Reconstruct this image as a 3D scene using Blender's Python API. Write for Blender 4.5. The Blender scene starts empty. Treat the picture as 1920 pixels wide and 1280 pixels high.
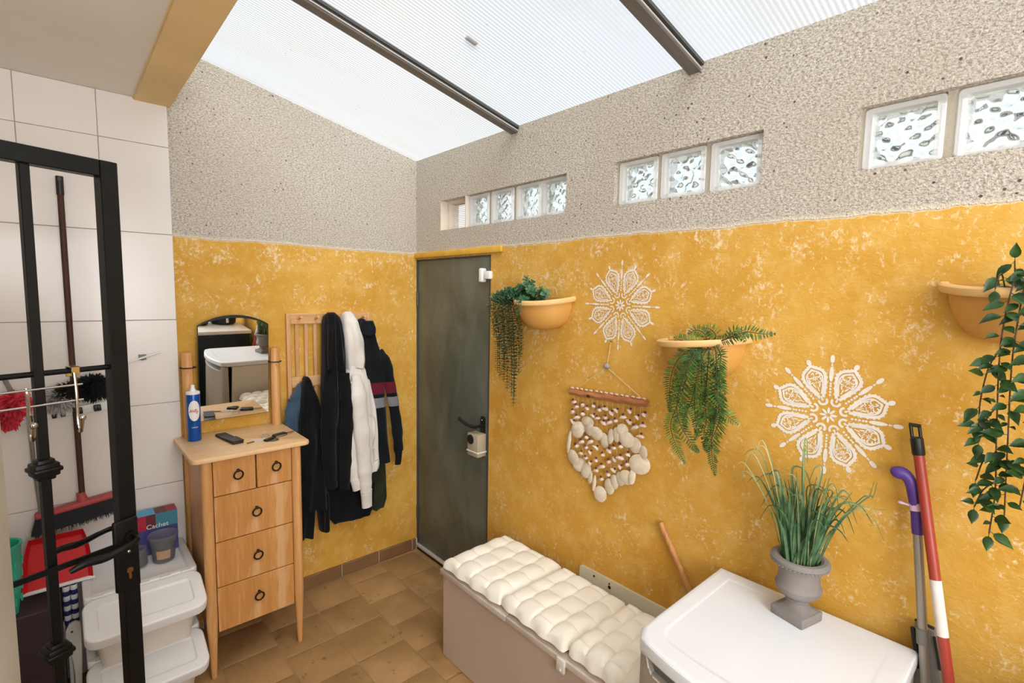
import bpy, bmesh, math, random
from mathutils import Vector, Matrix
random.seed(7)
PI = math.pi
scn = bpy.context.scene
COL = scn.collection

# ------------------------------------------------------------------ camera, sky, sun, exposure
def S(r, g, b, a=1.0):
    f = lambda c: (c/255/12.92) if c/255 <= .04045 else ((c/255+.055)/1.055)**2.4
    return (f(r), f(g), f(b), a)

cam_d = bpy.data.cameras.new('camera'); cam = bpy.data.objects.new('camera', cam_d); COL.objects.link(cam)
cam_d.sensor_width = 36; cam_d.lens = 940.04/1920*36; cam_d.clip_start = .02
_y, _p, _r = math.radians(42.10918), math.radians(-5.39215), math.radians(-1.00522)
_F = Vector((math.sin(_y)*math.cos(_p), math.cos(_y)*math.cos(_p), math.sin(_p)))
_R = _F.cross(Vector((0, 0, 1))).normalized(); _D = _F.cross(_R)
_R2 = math.cos(_r)*_R+math.sin(_r)*_D; _D2 = -math.sin(_r)*_R+math.cos(_r)*_D
cam.matrix_world = Matrix(((_R2.x, -_D2.x, -_F.x, -1.751), (_R2.y, -_D2.y, -_F.y, -2.883), (_R2.z, -_D2.z, -_F.z, 1.733), (0, 0, 0, 1)))
scn.camera = cam

SKY = 1.16; SUN = 5.0; REAR_FILL = 84.0; EXPOSURE = -0.08
w = bpy.data.worlds.new('sky'); scn.world = w; w.use_nodes = True
nt = w.node_tree; bg = nt.nodes['Background']
tc = nt.nodes.new('ShaderNodeTexCoord'); nz = nt.nodes.new('ShaderNodeTexNoise'); nz.inputs['Scale'].default_value = 2.2; nz.inputs['Detail'].default_value = 4
rp = nt.nodes.new('ShaderNodeValToRGB'); rp.color_ramp.elements[0].position = .40; rp.color_ramp.elements[0].color = (.85, .92, 1, 1)
rp.color_ramp.elements[1].position = .60; rp.color_ramp.elements[1].color = (1, .985, .96, 1)
nt.links.new(tc.outputs['Generated'], nz.inputs['Vector']); nt.links.new(nz.outputs['Fac'], rp.inputs['Fac']); nt.links.new(rp.outputs['Color'], bg.inputs['Color'])
bg.inputs['Strength'].default_value = SKY
sd = bpy.data.lights.new('sun', 'SUN'); sd.energy = SUN; sd.angle = math.radians(55); sd.color = (.98, .99, 1)
sun = bpy.data.objects.new('sun', sd); COL.objects.link(sun)
sun.rotation_euler = Vector((.31, .68, -1)).to_track_quat('-Z', 'Y').to_euler()
ad = bpy.data.lights.new('added_rear_fill', 'AREA'); ad.energy = REAR_FILL; ad.shape = 'RECTANGLE'; ad.size = 1.7; ad.size_y = 1.3; ad.color = (.99, .99, 1)  # added fill lamp behind the camera, brightens back wall and tiles
al = bpy.data.objects.new('added_rear_fill', ad); COL.objects.link(al)
al.location = (-1.75, -4.52, 1.75); al.rotation_euler = Vector((0, 1, -.03)).to_track_quat('-Z', 'Y').to_euler()
vs = scn.view_settings
scn.display_settings.display_device = 'sRGB'
vs.view_transform = 'Standard'; vs.look = 'None'; vs.gamma = 1; vs.exposure = EXPOSURE; vs.use_curve_mapping = False

# ------------------------------------------------------------------ materials
class NT:
    def __init__(s, name):
        s.m = bpy.data.materials.new(name); s.m.use_nodes = True; s.t = s.m.node_tree; s.t.nodes.clear()
        s.out = s.n('ShaderNodeOutputMaterial')
        s.geo = s.n('ShaderNodeNewGeometry'); s.tc = s.n('ShaderNodeTexCoord')
    def n(s, typ, **kw):
        nd = s.t.nodes.new(typ)
        for k, v in kw.items():
            if k.startswith('_'): setattr(nd, k[1:], v)
            else: s.set(nd, k, v)
        return nd
    def set(s, nd, k, v):
        i = nd.inputs[int(k[1:])] if (k[0] == 'i' and k[1:].isdigit()) else nd.inputs[k.replace('__', ' ')]
        if hasattr(v, 'is_output') or isinstance(v, bpy.types.NodeSocket): s.t.links.new(v, i)
        else: i.default_value = v
    def math(s, op, a, b=0.0, c=0.0, clamp=False):
        nd = s.n('ShaderNodeMath', _operation=op, _use_clamp=clamp); s.set(nd, 'i0', a); s.set(nd, 'i1', b)
        if op in ('MULTIPLY_ADD', 'SMOOTH_MIN'): s.set(nd, 'i2', c)
        return nd.outputs[0]
    def mix(s, f, a, b):
        nd = s.n('ShaderNodeMix', _data_type='RGBA'); s.set(nd, 'i0', f); s.set(nd, 'i6', a); s.set(nd, 'i7', b); return nd.outputs[2]
    def ramp(s, f, lo, hi, a=0.0, b=1.0):
        nd = s.n('ShaderNodeMapRange'); s.set(nd, 'i0', f); s.set(nd, 'i1', lo); s.set(nd, 'i2', hi); s.set(nd, 'i3', a); s.set(nd, 'i4', b); return nd.outputs[0]
    def pos(s, scale=(1, 1, 1), obj=False, rot=(0, 0, 0)):
        nd = s.n('ShaderNodeMapping'); s.set(nd, 'Vector', s.tc.outputs['Object'] if obj else s.geo.outputs['Position']); nd.inputs['Scale'].default_value = scale; nd.inputs['Rotation'].default_value = rot; return nd.outputs[0]
    def noise(s, vec, scale, detail=3, rough=.5, dist=0):
        nd = s.n('ShaderNodeTexNoise'); s.set(nd, 'Vector', vec); s.set(nd, 'Scale', scale); s.set(nd, 'Detail', detail); s.set(nd, 'Roughness', rough); s.set(nd, 'Distortion', dist); return nd.outputs['Fac']
    def bump(s, h, strength, dist):
        nd = s.n('ShaderNodeBump'); s.set(nd, 'Strength', strength); s.set(nd, 'Distance', dist); s.set(nd, 'Height', h); return nd.outputs[0]
    def bsdf(s, col, rough=.5, metal=0, spec=.5, normal=None, **kw):
        b = s.n('ShaderNodeBsdfPrincipled'); s.set(b, 'Base Color', col); s.set(b, 'Roughness', rough); s.set(b, 'Metallic', metal); s.set(b, 'Specular IOR Level', spec)
        if normal is not None: s.set(b, 'Normal', normal)
        for k, v in kw.items(): s.set(b, k, v)
        return b.outputs[0]
    def done(s, sh):
        s.t.links.new(sh, s.out.inputs['Surface']); return s.m

def pm(name, rgb, rough=.5, metal=0, var=.08, vscale=6, bump=0, bscale=150, stretch=(1, 1, 1), spec=.5, dark=None, **kw):
    t = NT(name); v = t.pos(stretch, obj=True)
    base = S(*rgb); lo = S(*dark) if dark else tuple(c*(1-var) for c in base[:3])+(1,)
    hi = tuple(min(1, c*(1+var*.6)) for c in base[:3])+(1,)
    col = t.mix(t.ramp(t.noise(v, vscale, 4), .35, .65), lo, hi)
    nrm = t.bump(t.noise(v, bscale, 3), bump, .004) if bump else None
    return t.done(t.bsdf(col, rough, metal, spec, nrm, **kw))

def wood(name, light, dark, axis='z', bleach=None, rough=.42):
    t = NT(name); st = {'z': (14, 14, 1.2), 'x': (1.2, 14, 14), 'y': (14, 1.2, 14)}[axis]
    v = t.pos(st, obj=True)
    f = t.noise(v, 3, 5, .6, .4); fine = t.noise(t.pos(tuple(a*4 for a in st), obj=True), 4, 2)
    col = t.mix(t.ramp(t.math('ADD', t.math('MULTIPLY', f, .75), t.math('MULTIPLY', fine, .25)), .35, .68), S(*dark), S(*light))
    if bleach:
        bv = t.pos((9, 9, 1.5) if axis == 'z' else st, obj=True)
        bf = t.ramp(t.noise(bv, 1.6, 4, .55, .3), .53, .62)
        col = t.mix(t.math('MULTIPLY', bf, .55), col, S(*bleach))
    return t.done(t.bsdf(col, rough, 0, .4, t.bump(fine, .08, .002)))

def m_wall():
    t = NT('painted_roughcast_wall'); P = t.pos()
    z = t.n('ShaderNodeSeparateXYZ'); t.set(z, 'i0', P); z = z.outputs[2]
    e = t.math('ADD', z, t.math('ADD', t.math('MULTIPLY', t.math('SUBTRACT', t.noise(P, 34, 5, .65), .5), .022), t.math('MULTIPLY', t.math('SUBTRACT', t.noise(P, 3.2, 3), .5), .040)))
    paint = t.ramp(e, 1.978, 1.981, 1, 0)
    rim = t.math('MULTIPLY', t.ramp(e, 1.974, 1.979), t.ramp(e, 1.996, 1.983))
    # yellow limewash with pale, brushed flecks in loose clusters
    big = t.noise(P, 2.3, 4, .55); mid = t.noise(P, 11, 5, .62)
    yel = t.mix(t.ramp(big, .34, .66), S(200, 148, 56), S(215, 167, 76))
    yel = t.mix(t.math('MULTIPLY', t.ramp(mid, .46, .70), .5), yel, S(226, 186, 108))
    fl = t.noise(t.pos((1, 1, .8), rot=(.35, .35, 0)), 62, 6, .72, .55)
    fl2 = t.noise(P, 150, 3, .6)
    patch = t.ramp(t.noise(P, 7.5, 4, .6), .42, .70, -.085, .085)
    near = t.ramp(z, 1.2, 1.95, -.012, .030)
    drip = t.math('MULTIPLY', t.ramp(t.noise(t.pos((1, 1, .10)), 30, 3, .6), .56, .70, 0, .14), t.ramp(z, 1.80, 1.97))
    fv = t.math('ADD', t.math('ADD', t.math('ADD', fl, t.math('MULTIPLY', t.math('SUBTRACT', fl2, .5), .16)), near), t.math('ADD', patch, drip))
    fleck = t.math('MULTIPLY', t.ramp(fv, .545, .69), .80)
    yel = t.mix(fleck, yel, S(236, 216, 176))
    # roughcast: small flattened grains, crevice shade and highlights put into colour, scattered dark pits
    gv = t.pos((1, 1, 1.7))
    g = t.noise(gv, 102, 4, .62, .3); g2 = t.noise(gv, 230, 3, .6)
    gm = t.math('ADD', t.math('MULTIPLY', g, .72), t.math('MULTIPLY', g2, .28))
    rc = t.mix(t.ramp(gm, .40, .53), S(164, 152, 136), S(217, 209, 197))
    rc = t.mix(t.ramp(gm, .53, .66), rc, S(238, 232, 223))
    rc = t.mix(t.math('MULTIPLY', t.ramp(t.noise(P, 1.6, 3), .4, .62), .25), rc, S(192, 178, 156))
    pitn = t.n('ShaderNodeTexVoronoi', Scale=30.0); t.set(pitn, 'Vector', P)
    pit = t.math('MULTIPLY', t.ramp(pitn.outputs['Distance'], .14, .07), t.ramp(t.noise(P, 9, 2), .48, .53))
    rc = t.mix(t.math('MULTIPLY', pit, .9), rc, S(84, 70, 56))
    col = t.mix(paint, rc, yel); col = t.mix(t.math('MULTIPLY', rim, .85), col, S(240, 226, 202))
    hr = t.math('SUBTRACT', t.math('MULTIPLY', gm, 1.5), t.math('MULTIPLY', pit, .5))
    hy = t.math('ADD', t.math('MULTIPLY', t.noise(t.pos((1, 1, 1.6)), 42, 4, .6, .6), .34), t.math('MULTIPLY', t.noise(P, 150, 2), .10))
    hm = t.n('ShaderNodeMix', _data_type='FLOAT'); t.set(hm, 'i0', paint); t.set(hm, 'i2', hr); t.set(hm, 'i3', hy)
    return t.done(t.bsdf(col, .9, 0, .2, t.bump(hm.outputs[0], .9, .008)))

def m_polycarb():
    t = NT('fluted_polycarbonate'); P = t.pos()
    wv = t.n('ShaderNodeTexWave', _wave_type='BANDS', _bands_direction='Y', Scale=62.8/ (0.016*62.8) / 6.2832 * 2 * PI / 2 / PI * 1.0, Distortion=0.0); t.set(wv, 'Vector', P)
    wv.inputs['Scale'].default_value = 1/0.0165/ (20/ (2*PI))  # one rib every 16.5 mm
    rib = t.ramp(wv.outputs['Fac'], .15, .8)
    spk = t.ramp(t.noise(P, 42, 2, .5), .755, .785)
    blot = t.ramp(t.noise(t.pos((1, 2.5, 1)), 2.6, 3), .5, .68)
    c = t.mix(rib, (.73, .735, .735, 1), (.94, .945, .95, 1))
    c = t.mix(t.math('MULTIPLY', blot, .25), c, (.78, .76, .70, 1))
    c = t.mix(t.math('MULTIPLY', spk, .6), c, (.35, .33, .30, 1))
    tr = t.n('ShaderNodeBsdfTransparent', Color=c); tl = t.n('ShaderNodeBsdfTranslucent', Color=c)
    mx = t.n('ShaderNodeMixShader', i0=.16, i1=tr.outputs[0], i2=tl.outputs[0])
    gl = t.n('ShaderNodeBsdfGlossy', Color=(1, 1, 1, 1), Roughness=.25)
    m2 = t.n('ShaderNodeMixShader', i0=.04, i1=mx.outputs[0], i2=gl.outputs[0])
    return t.done(m2.outputs[0])

def m_glass(name, col=(.93, .98, .96, 1), rough=0.0, ior=1.45):
    t = NT(name); g = t.n('ShaderNodeBsdfGlass', Color=col, Roughness=rough, IOR=ior); return t.done(g.outputs[0])

def m_clear(name, col, fac, rough=.1):
    t = NT(name); a = t.n('ShaderNodeBsdfTransparent', Color=col); b = t.bsdf(col, rough, 0, .6)
    m = t.n('ShaderNodeMixShader', i0=fac, i1=a.outputs[0], i2=b); return t.done(m.outputs[0])

def m_floor():
    t = NT('brown_stone_floor_tile'); P = t.pos(); oi = t.n('ShaderNodeObjectInfo')
    base = t.mix(oi.outputs['Random'], S(152, 118, 76), S(162, 126, 82))
    n = t.noise(P, 7, 5, .62, .4); base = t.mix(t.ramp(n, .36, .66), base, S(174, 136, 90))
    base = t.mix(t.math('MULTIPLY', t.ramp(t.noise(P, 3, 3), .5, .68), .4), base, S(130, 100, 62))
    base = t.mix(t.math('MULTIPLY', t.ramp(t.noise(P, 26, 3), .66, .74), .5), base, S(84, 62, 40))
    return t.done(t.bsdf(base, .42, 0, .4, t.bump(t.math('ADD', t.noise(P, 11, 4), t.math('MULTIPLY', t.noise(P, 90, 2), .15)), .35, .006)))

def m_door():
    t = NT('dull_galvanised_steel'); P = t.pos()
    n = t.noise(t.pos((1, 1, .5)), 4.5, 5, .6, .5)
    c = t.mix(t.ramp(n, .36, .66), S(88, 94, 84), S(116, 122, 110))
    c = t.mix(t.math('MULTIPLY', t.ramp(t.noise(t.pos((1, 1, .12)), 60, 3), .70, .8), .4), c, S(140, 142, 130))
    return t.done(t.bsdf(c, t.ramp(n, .3, .7, .34, .5), .25, .5, t.bump(t.noise(P, 60, 3), .10, .003)))

def m_coat(name, a, b=None, bands=None, rough=.95, sheen=.2):
    t = NT(name); P = t.pos()
    c = t.mix(t.ramp(t.noise(P, 9, 4), .35, .65), S(*a), S(*(b or a)))
    if bands:
        z = t.n('ShaderNodeSeparateXYZ'); t.set(z, 'i0', P); z = z.outputs[2]
        for lo, hi, rgb in bands:
            f = t.math('MULTIPLY', t.ramp(z, lo, lo+.002), t.ramp(z, hi, hi+.002, 1, 0)); c = t.mix(f, c, S(*rgb))
    return t.done(t.bsdf(c, rough, 0, .15, t.bump(t.noise(P, 420, 2), .25, .002), **{'Sheen Weight': sheen}))

def m_leaf(name, a, b, tip=None, rough=.45, tl=.15):
    t = NT(name); P = t.pos()
    c = t.mix(t.ramp(t.noise(P, 38, 3), .35, .65), S(*a), S(*b))
    if tip:
        z = t.n('ShaderNodeSeparateXYZ'); t.set(z, 'i0', P); c = t.mix(t.ramp(z.outputs[2], tip[0], tip[1]), c, S(*tip[2]))
    p = t.bsdf(c, rough, 0, .35); tr = t.n('ShaderNodeBsdfTranslucent', Color=c); m = t.n('ShaderNodeMixShader', i0=tl, i1=p, i2=tr.outputs[0])
    return t.done(m.outputs[0])

MAT = dict(
    wall=m_wall(), poly=m_polycarb(), floor=m_floor(), door=m_door(),
    grout=pm('floor_grout', (160, 130, 92), .9, bump=.3), wgrout=pm('wall_grout', (196, 182, 170), .9),
    tile=pm('glazed_white_tile', (228, 222, 217), .22, var=.03, vscale=2.5, bump=.05, bscale=20, spec=.5),
    ceil=pm('matt_white_ceiling', (240, 234, 224), .9, var=.05, vscale=1.5, bump=.1, bscale=60),
    beam=pm('ochre_beam_paint', (238, 208, 150), .8, var=.1, vscale=2, bump=.2, bscale=40),
    ochre=pm('ochre_lintel_paint', (216, 168, 62), .8, var=.12, vscale=9, bump=.3, bscale=60),
    alu=pm('grey_roof_bar', (112, 108, 104), .42, .25, var=.15, stretch=(1, 8, 8)),
    bright=pm('bright_aluminium', (216, 212, 206), .35, .3, var=.05),
    mortar=pm('grey_mortar', (176, 168, 152), .95, bump=.5, bscale=120), plaster=pm('smooth_reveal_plaster', (226, 214, 198), .9, bump=.4, bscale=50),
    glass=m_glass('wavy_glass', (.97, 1, .985, 1)),
    gedge=m_clear('pale_green_glass_rim', (1, 1, 1, 1), .42, .06),
    base=pm('brown_skirting_tile', (128, 94, 60), .45, var=.12, vscale=9),
    iron=pm('black_satin_gate_paint', (10, 12, 13), .42, 0, var=.3, vscale=20, bump=.12, bscale=90, spec=.3),
    black=pm('black_plastic', (20, 20, 21), .4, var=.15), rubber=pm('black_rubber', (26, 26, 27), .7),
    chrome=pm('chrome', (205, 203, 200), .14, 1, var=.05), brass=pm('aged_brass', (150, 112, 62), .4, .8),
    white=pm('white_plastic', (236, 236, 235), .38, var=.02), warmw=pm('warm_white_plastic', (226, 220, 210), .4, var=.03),
    appl=pm('white_enamel', (227, 230, 235), .3, var=.015, bump=.04, bscale=900), apgrey=pm('warm_grey_door_panel', (172, 164, 152), .38, var=.04),
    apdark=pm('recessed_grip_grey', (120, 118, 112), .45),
    beech=wood('light_beech_top', (238, 202, 156), (222, 178, 126), 'x'), beechz=wood('beech_upright', (222, 170, 112), (198, 140, 80), 'z'),
    drawer=wood('honey_drawer_front', (206, 150, 88), (188, 128, 66), 'z', bleach=(226, 186, 136)), rackw=wood('pine_rack', (222, 176, 128), (196, 146, 96), 'z'),
    rackx=wood('pine_rail', (226, 180, 130), (200, 150, 98), 'x'), drift=wood('varnished_driftwood', (186, 124, 78), (146, 90, 50), 'y'),
    bamboo=wood('dry_cane', (206, 152, 92), (170, 112, 60), 'z'), broomw=wood('dark_brown_stick', (84, 52, 36), (54, 32, 22), 'z', rough=.6),
    darkgap=pm('dark_gap', (48, 30, 20), .8), ring=pm('dark_bronze', (44, 32, 26), .45, .5),  # dark_gap: flat brown for gap shade, also the cane bore and driftwood knot
    mirror=pm('silvered_mirror', (238, 240, 240), .01, 1, var=0), medge=pm('dark_mirror_edge', (30, 32, 34), .3),
    canb=pm('blue_spray_can', (18, 84, 170), .28, .25, var=.05), canr=pm('red_lettering', (196, 60, 56), .5, var=.1),
    denim=m_coat('blue_denim', (44, 64, 84), (62, 84, 104)), cblack=m_coat('black_cotton', (11, 11, 13), (19, 19, 21), sheen=.08),
    cwhite=m_coat('off_white_fleece', (214, 208, 200), (228, 223, 216)), cstripe=m_coat('dark_jacket_with_bands', (12, 16, 20), (20, 24, 28), [(1.118, 1.188, (96, 24, 42)), (1.035, 1.095, (122, 122, 126))], sheen=.08),
    cnavy=m_coat('dark_navy_coat', (12, 15, 19), (19, 23, 27), sheen=.08), colive=m_coat('dark_olive_coat', (38, 42, 28), (52, 56, 38), sheen=.08),
    cushion=m_coat('cream_cotton_cushion', (238, 230, 214), (245, 239, 226)), bench=pm('taupe_laminate', (198, 178, 163), .5, var=.06, vscale=3),
    board=pm('cream_painted_metal', (214, 206, 180), .5, var=.05), terra=pm('ochre_plastic_pot', (212, 158, 80), .55, var=.06, vscale=4),
    pbright=pm('paler_pot_rim', (234, 192, 128), .5, var=.05), urn=pm('grey_cast_stone', (134, 128, 124), .85, var=.12, vscale=14, bump=.3, bscale=180),
    soil=pm('dark_soil', (44, 34, 26), .95, bump=.6), shell=pm('pinkish_cone_shell', (226, 200, 184), .45, var=.2, vscale=60), bead=pm('dark_red_bead', (92, 26, 34), .4),
    capiz=m_leaf('capiz_shell_disc', (236, 222, 196), (246, 236, 216), rough=.3, tl=.3), cord=pm('beige_cord', (214, 190, 140), .9), stone=pm('grey_pebble', (150, 150, 144), .6, var=.3, vscale=60),
    paintw=pm('white_stencil_paint', (232, 224, 212), .85, var=.06, vscale=30, bump=.4, bscale=60),
    fern=m_leaf('fern_green', (40, 78, 36), (92, 132, 58)), fern2=m_leaf('fern_light_green', (64, 108, 44), (120, 156, 70)), fstem=pm('fern_stem', (46, 58, 28), .6),
    euca=m_leaf('bluish_green_leaf', (56, 104, 72), (104, 150, 108)), euca2=m_leaf('dark_trailing_leaf', (42, 82, 60), (84, 128, 92)), tstem=pm('brown_vine_stem', (74, 58, 36), .7),
    vine=m_leaf('deep_green_vine_leaf', (26, 50, 22), (50, 84, 36), rough=.35), 
    grass1=m_leaf('long_grass_dark', (66, 100, 70), (98, 132, 92), (1.13, 1.32, (172, 182, 130))), grass2=m_leaf('long_grass_pale', (126, 150, 100), (164, 178, 126), (1.1, 1.26, (206, 206, 160))),
    redp=pm('orange_red_pole', (164, 62, 48), .35, var=.05), tape=pm('white_tape', (226, 218, 212), .6, var=.06, vscale=40), purple=pm('purple_plastic', (84, 52, 136), .4), pink=pm('pale_pink_plastic', (222, 186, 206), .5),
    galv=pm('grey_aluminium_pole', (168, 162, 152), .38, .5, var=.05), greyp=pm('grey_plastic', (122, 120, 114), .5), dgrey=pm('dark_grey_plastic', (72, 72, 70), .5),
    redpl=pm('red_plastic', (200, 22, 34), .35, var=.05), broomr=pm('faded_red_broom_head', (176, 70, 76), .55), bristle=pm('dark_bristle', (22, 24, 30), .8),
    fluffr=pm('coral_microfibre', (224, 62, 78), .95, var=.2, vscale=40), fluffb=pm('black_feather', (18, 19, 21), .9), fluffg=pm('grey_white_feather', (190, 186, 182), .95, var=.15, vscale=40),
    teal=pm('teal_plastic', (48, 178, 150), .4), plum=pm('dark_plum_laminate', (52, 36, 40), .5, var=.1), steel=pm('satin_grey_metal', (200, 198, 188), .4, .1, var=.04, stretch=(1, 1, .3)),
    jar=m_clear('clear_plastic_tub', (.80, .80, .82, 1), .10), jarfill=pm('dark_tub_contents', (40, 40, 44), .8, var=.4, vscale=60), jlabel=pm('kraft_label', (178, 142, 112), .8), silver=pm('satin_tie', (228, 226, 220), .4),
    boxp=pm('violet_blue_card', (66, 62, 130), .5), boxr=pm('crimson_card', (176, 24, 58), .5), boxbr=pm('brown_card', (104, 34, 36), .5), boxc=pm('sky_blue_card', (90, 176, 222), .5), boxt=pm('teal_blue_card', (62, 130, 150), .5),
    stripeb=pm('navy_cloth', (34, 38, 96), .9), stripew=pm('white_cloth', (224, 224, 230), .9), counter=pm('white_worktop', (228, 226, 222), .35), cdark=pm('dark_teal_panel', (16, 30, 36), .4),
    outw=pm('neighbour_render', (226, 222, 214), .9), outd=pm('neighbour_dark_window', (64, 68, 74), .3), outg=pm('street_paving', (150, 146, 140), .9), outr=pm('grey_roof_tile', (110, 108, 106), .8),
    tag=m_clear('clear_acrylic_tag', (.92, .93, .95, 1), .35), pinkb=pm('pink_bag', (190, 40, 80), .6),
)

# ------------------------------------------------------------------ mesh helpers
W = {}
def tag(o, label=None, cat=None, group=None, kind=None):
    if label: o['label'] = label
    if cat: o['category'] = cat
    if group: o['group'] = group
    if kind: o['kind'] = kind
    return o
def root(name, loc, label=None, cat=None, group=None, kind=None, parent=None):
    o = bpy.data.objects.new(name, None); COL.objects.link(o); o.empty_display_size = .05
    wl = Vector(loc)
    if parent: o.parent = parent; o.location = wl-W[parent.name]
    else: o.location = wl
    W[o.name] = wl
    return tag(o, label, cat, group, kind)

class MB:
    def __init__(s): s.v = []; s.f = []; s.mi = []; s.m = 0; s.T = None
    def add(s, vs, fs):
        b = len(s.v)
        for p in vs:
            p = Vector(p); s.v.append(s.T @ p if s.T else p)
        for f in fs: s.f.append([b+i for i in f]); s.mi.append(s.m)
        return s
    def bm(s, bm):
        bm.verts.index_update(); s.add([v.co.copy() for v in bm.verts], [[v.index for v in f.verts] for f in bm.faces]); bm.free(); return s
    def box(s, x0, x1, y0, y1, z0, z1, bev=0, seg=2):
        x0, x1 = min(x0, x1), max(x0, x1); y0, y1 = min(y0, y1), max(y0, y1); z0, z1 = min(z0, z1), max(z0, z1)
        bm = bmesh.new(); bmesh.ops.create_cube(bm, size=1)
        for v in bm.verts: v.co = Vector(((x0+x1)/2+v.co.x*(x1-x0), (y0+y1)/2+v.co.y*(y1-y0), (z0+z1)/2+v.co.z*(z1-z0)))
        if bev: bmesh.ops.bevel(bm, geom=bm.edges[:], offset=min(bev, .49*min(x1-x0, y1-y0, z1-z0)), segments=seg, affect='EDGES', profile=.5)
        return s.bm(bm)
    def tube(s, pts, rad, seg=8, closed=False, caps=True, flat=1.0, up=None):
        pts = [Vector(p) for p in pts]; n = len(pts)
        rad = rad if hasattr(rad, '__len__') else [rad]*n
        rings = []; nrm = None
        for i, p in enumerate(pts):
            a = pts[(i-1) % n] if (closed or i > 0) else p; b = pts[(i+1) % n] if (closed or i < n-1) else p
            t = (b-a)
            if t.length < 1e-9: t = Vector((0, 0, 1))
            t.normalize()
            if nrm is None:
                nrm = Vector(up) if up else (Vector((0, 0, 1)) if abs(t.z) < .9 else Vector((1, 0, 0)))
            nrm = (nrm-t*nrm.dot(t))
            if nrm.length < 1e-6: nrm = t.orthogonal()
            nrm.normalize(); bn = t.cross(nrm)
            rings.append([p+rad[i]*(math.cos(2*PI*k/seg)*bn+math.sin(2*PI*k/seg)*flat*nrm) for k in range(seg)])
        vs = [q for r in rings for q in r]; fs = []
        for i in range(n if closed else n-1):
            j = (i+1) % n
            for k in range(seg): fs.append([i*seg+k, i*seg+(k+1) % seg, j*seg+(k+1) % seg, j*seg+k])
        if caps and not closed: fs += [list(range(seg))[::-1], [(n-1)*seg+k for k in range(seg)]]
        return s.add(vs, fs)
    def lathe(s, prof, c=(0, 0, 0), seg=24, a0=0, a1=2*PI, sx=1, sy=1, caps=False):
        full = abs(a1-a0-2*PI) < 1e-6; n = seg if full else seg+1; vs = []; fs = []
        for r, z in prof:
            for k in range(n):
                a = a0+(a1-a0)*k/seg; vs.append((c[0]+r*sx*math.cos(a), c[1]+r*sy*math.sin(a), c[2]+z))
        for i in range(len(prof)-1):
            for k in range(seg):
                k2 = (k+1) % n if full else k+1
                fs.append([i*n+k, i*n+k2, (i+1)*n+k2, (i+1)*n+k])
        if caps: fs += [list(range(n))[::-1], [(len(prof)-1)*n+k for k in range(n)]]
        return s.add(vs, fs)
    def prism(s, pts, h0, h1, axis='z'):
        n = len(pts); mk = {'z': lambda a, b, h: (a, b, h), 'y': lambda a, b, h: (a, h, b), 'x': lambda a, b, h: (h, a, b)}[axis]
        return s.add([mk(a, b, h0) for a, b in pts]+[mk(a, b, h1) for a, b in pts], [list(range(n))[::-1], [n+i for i in range(n)]]+[[i, (i+1) % n, n+(i+1) % n, n+i] for i in range(n)])
    def grid(s, fn, nu, nv):
        vs = [fn(i/nu, j/nv) for j in range(nv+1) for i in range(nu+1)]
        return s.add(vs, [[j*(nu+1)+i, j*(nu+1)+i+1, (j+1)*(nu+1)+i+1, (j+1)*(nu+1)+i] for j in range(nv) for i in range(nu)])
    def ball(s, c, rx, ry=None, rz=None, u=10, v=7):
        ry = ry or rx; rz = rz or rx; bm = bmesh.new(); bmesh.ops.create_uvsphere(bm, u_segments=u, v_segments=v, radius=1)
        for q in bm.verts: q.co = Vector((c[0]+q.co.x*rx, c[1]+q.co.y*ry, c[2]+q.co.z*rz))
        return s.bm(bm)
    def mesh(s, name, mats, smooth=True, ang=38, org=Vector((0, 0, 0)), fix=True):
        me = bpy.data.meshes.new(name); me.from_pydata([tuple(p-org) for p in s.v], [], s.f)
        for m in (mats if isinstance(mats, (list, tuple)) else [mats]): me.materials.append(m)
        if max(s.mi, default=0) > 0: me.polygons.foreach_set('material_index', s.mi)
        if fix:
            bm = bmesh.new(); bm.from_mesh(me); bmesh.ops.recalc_face_normals(bm, faces=bm.faces); bm.to_mesh(me); bm.free()
        if smooth:
            me.polygons.foreach_set('use_smooth', [True]*len(me.polygons)); me.set_sharp_from_angle(angle=math.radians(ang))
        me.update(); return me
    def build(s, name, mats, parent=None, loc=None, smooth=True, ang=38, fix=True, label=None, cat=None, group=None, kind=None):
        org = Vector(loc) if loc is not None else (W[parent.name].copy() if parent else Vector((0, 0, 0)))
        o = bpy.data.objects.new(name, s.mesh(name, mats, smooth, ang, org, fix)); COL.objects.link(o)
        if parent: o.parent = parent; o.location = org-W[parent.name]
        else: o.location = org
        W[o.name] = org
        return tag(o, label, cat, group, kind)
def inst(name, me, parent, wloc, rot=None, scale=None, label=None, kind=None):
    o = bpy.data.objects.new(name, me); COL.objects.link(o)
    wl = Vector(wloc)
    if parent: o.parent = parent; o.location = wl-W[parent.name]
    else: o.location = wl
    if rot is not None: o.rotation_euler = rot
    if scale is not None: o.scale = scale if hasattr(scale, '__len__') else (scale,)*3
    W[o.name] = wl
    return tag(o, label, None, None, kind)
def bez(pts, n=16):
    """Catmull-Rom through pts."""
    P = [Vector(p) for p in pts]; P = [2*P[0]-P[1]]+P+[2*P[-1]-P[-2]]; out = []
    m = len(P)-3
    for k in range(n+1):
        t = k/n*m; i = min(int(t), m-1); u = t-i; a, b, c, d = P[i:i+4]
        out.append(.5*((2*b)+(-a+c)*u+(2*a-5*b+4*c-d)*u*u+(-a+3*b-3*c+d)*u**3))
    return out
def rrect(x0, x1, y0, y1, r, n=5):
    o = []
    for cx, cy, a in ((x1-r, y1-r, 0), (x0+r, y1-r, PI/2), (x0+r, y0+r, PI), (x1-r, y0+r, 3*PI/2)):
        for k in range(n+1): o.append((cx+r*math.cos(a+PI/2*k/n), cy+r*math.sin(a+PI/2*k/n)))
    return o
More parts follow.
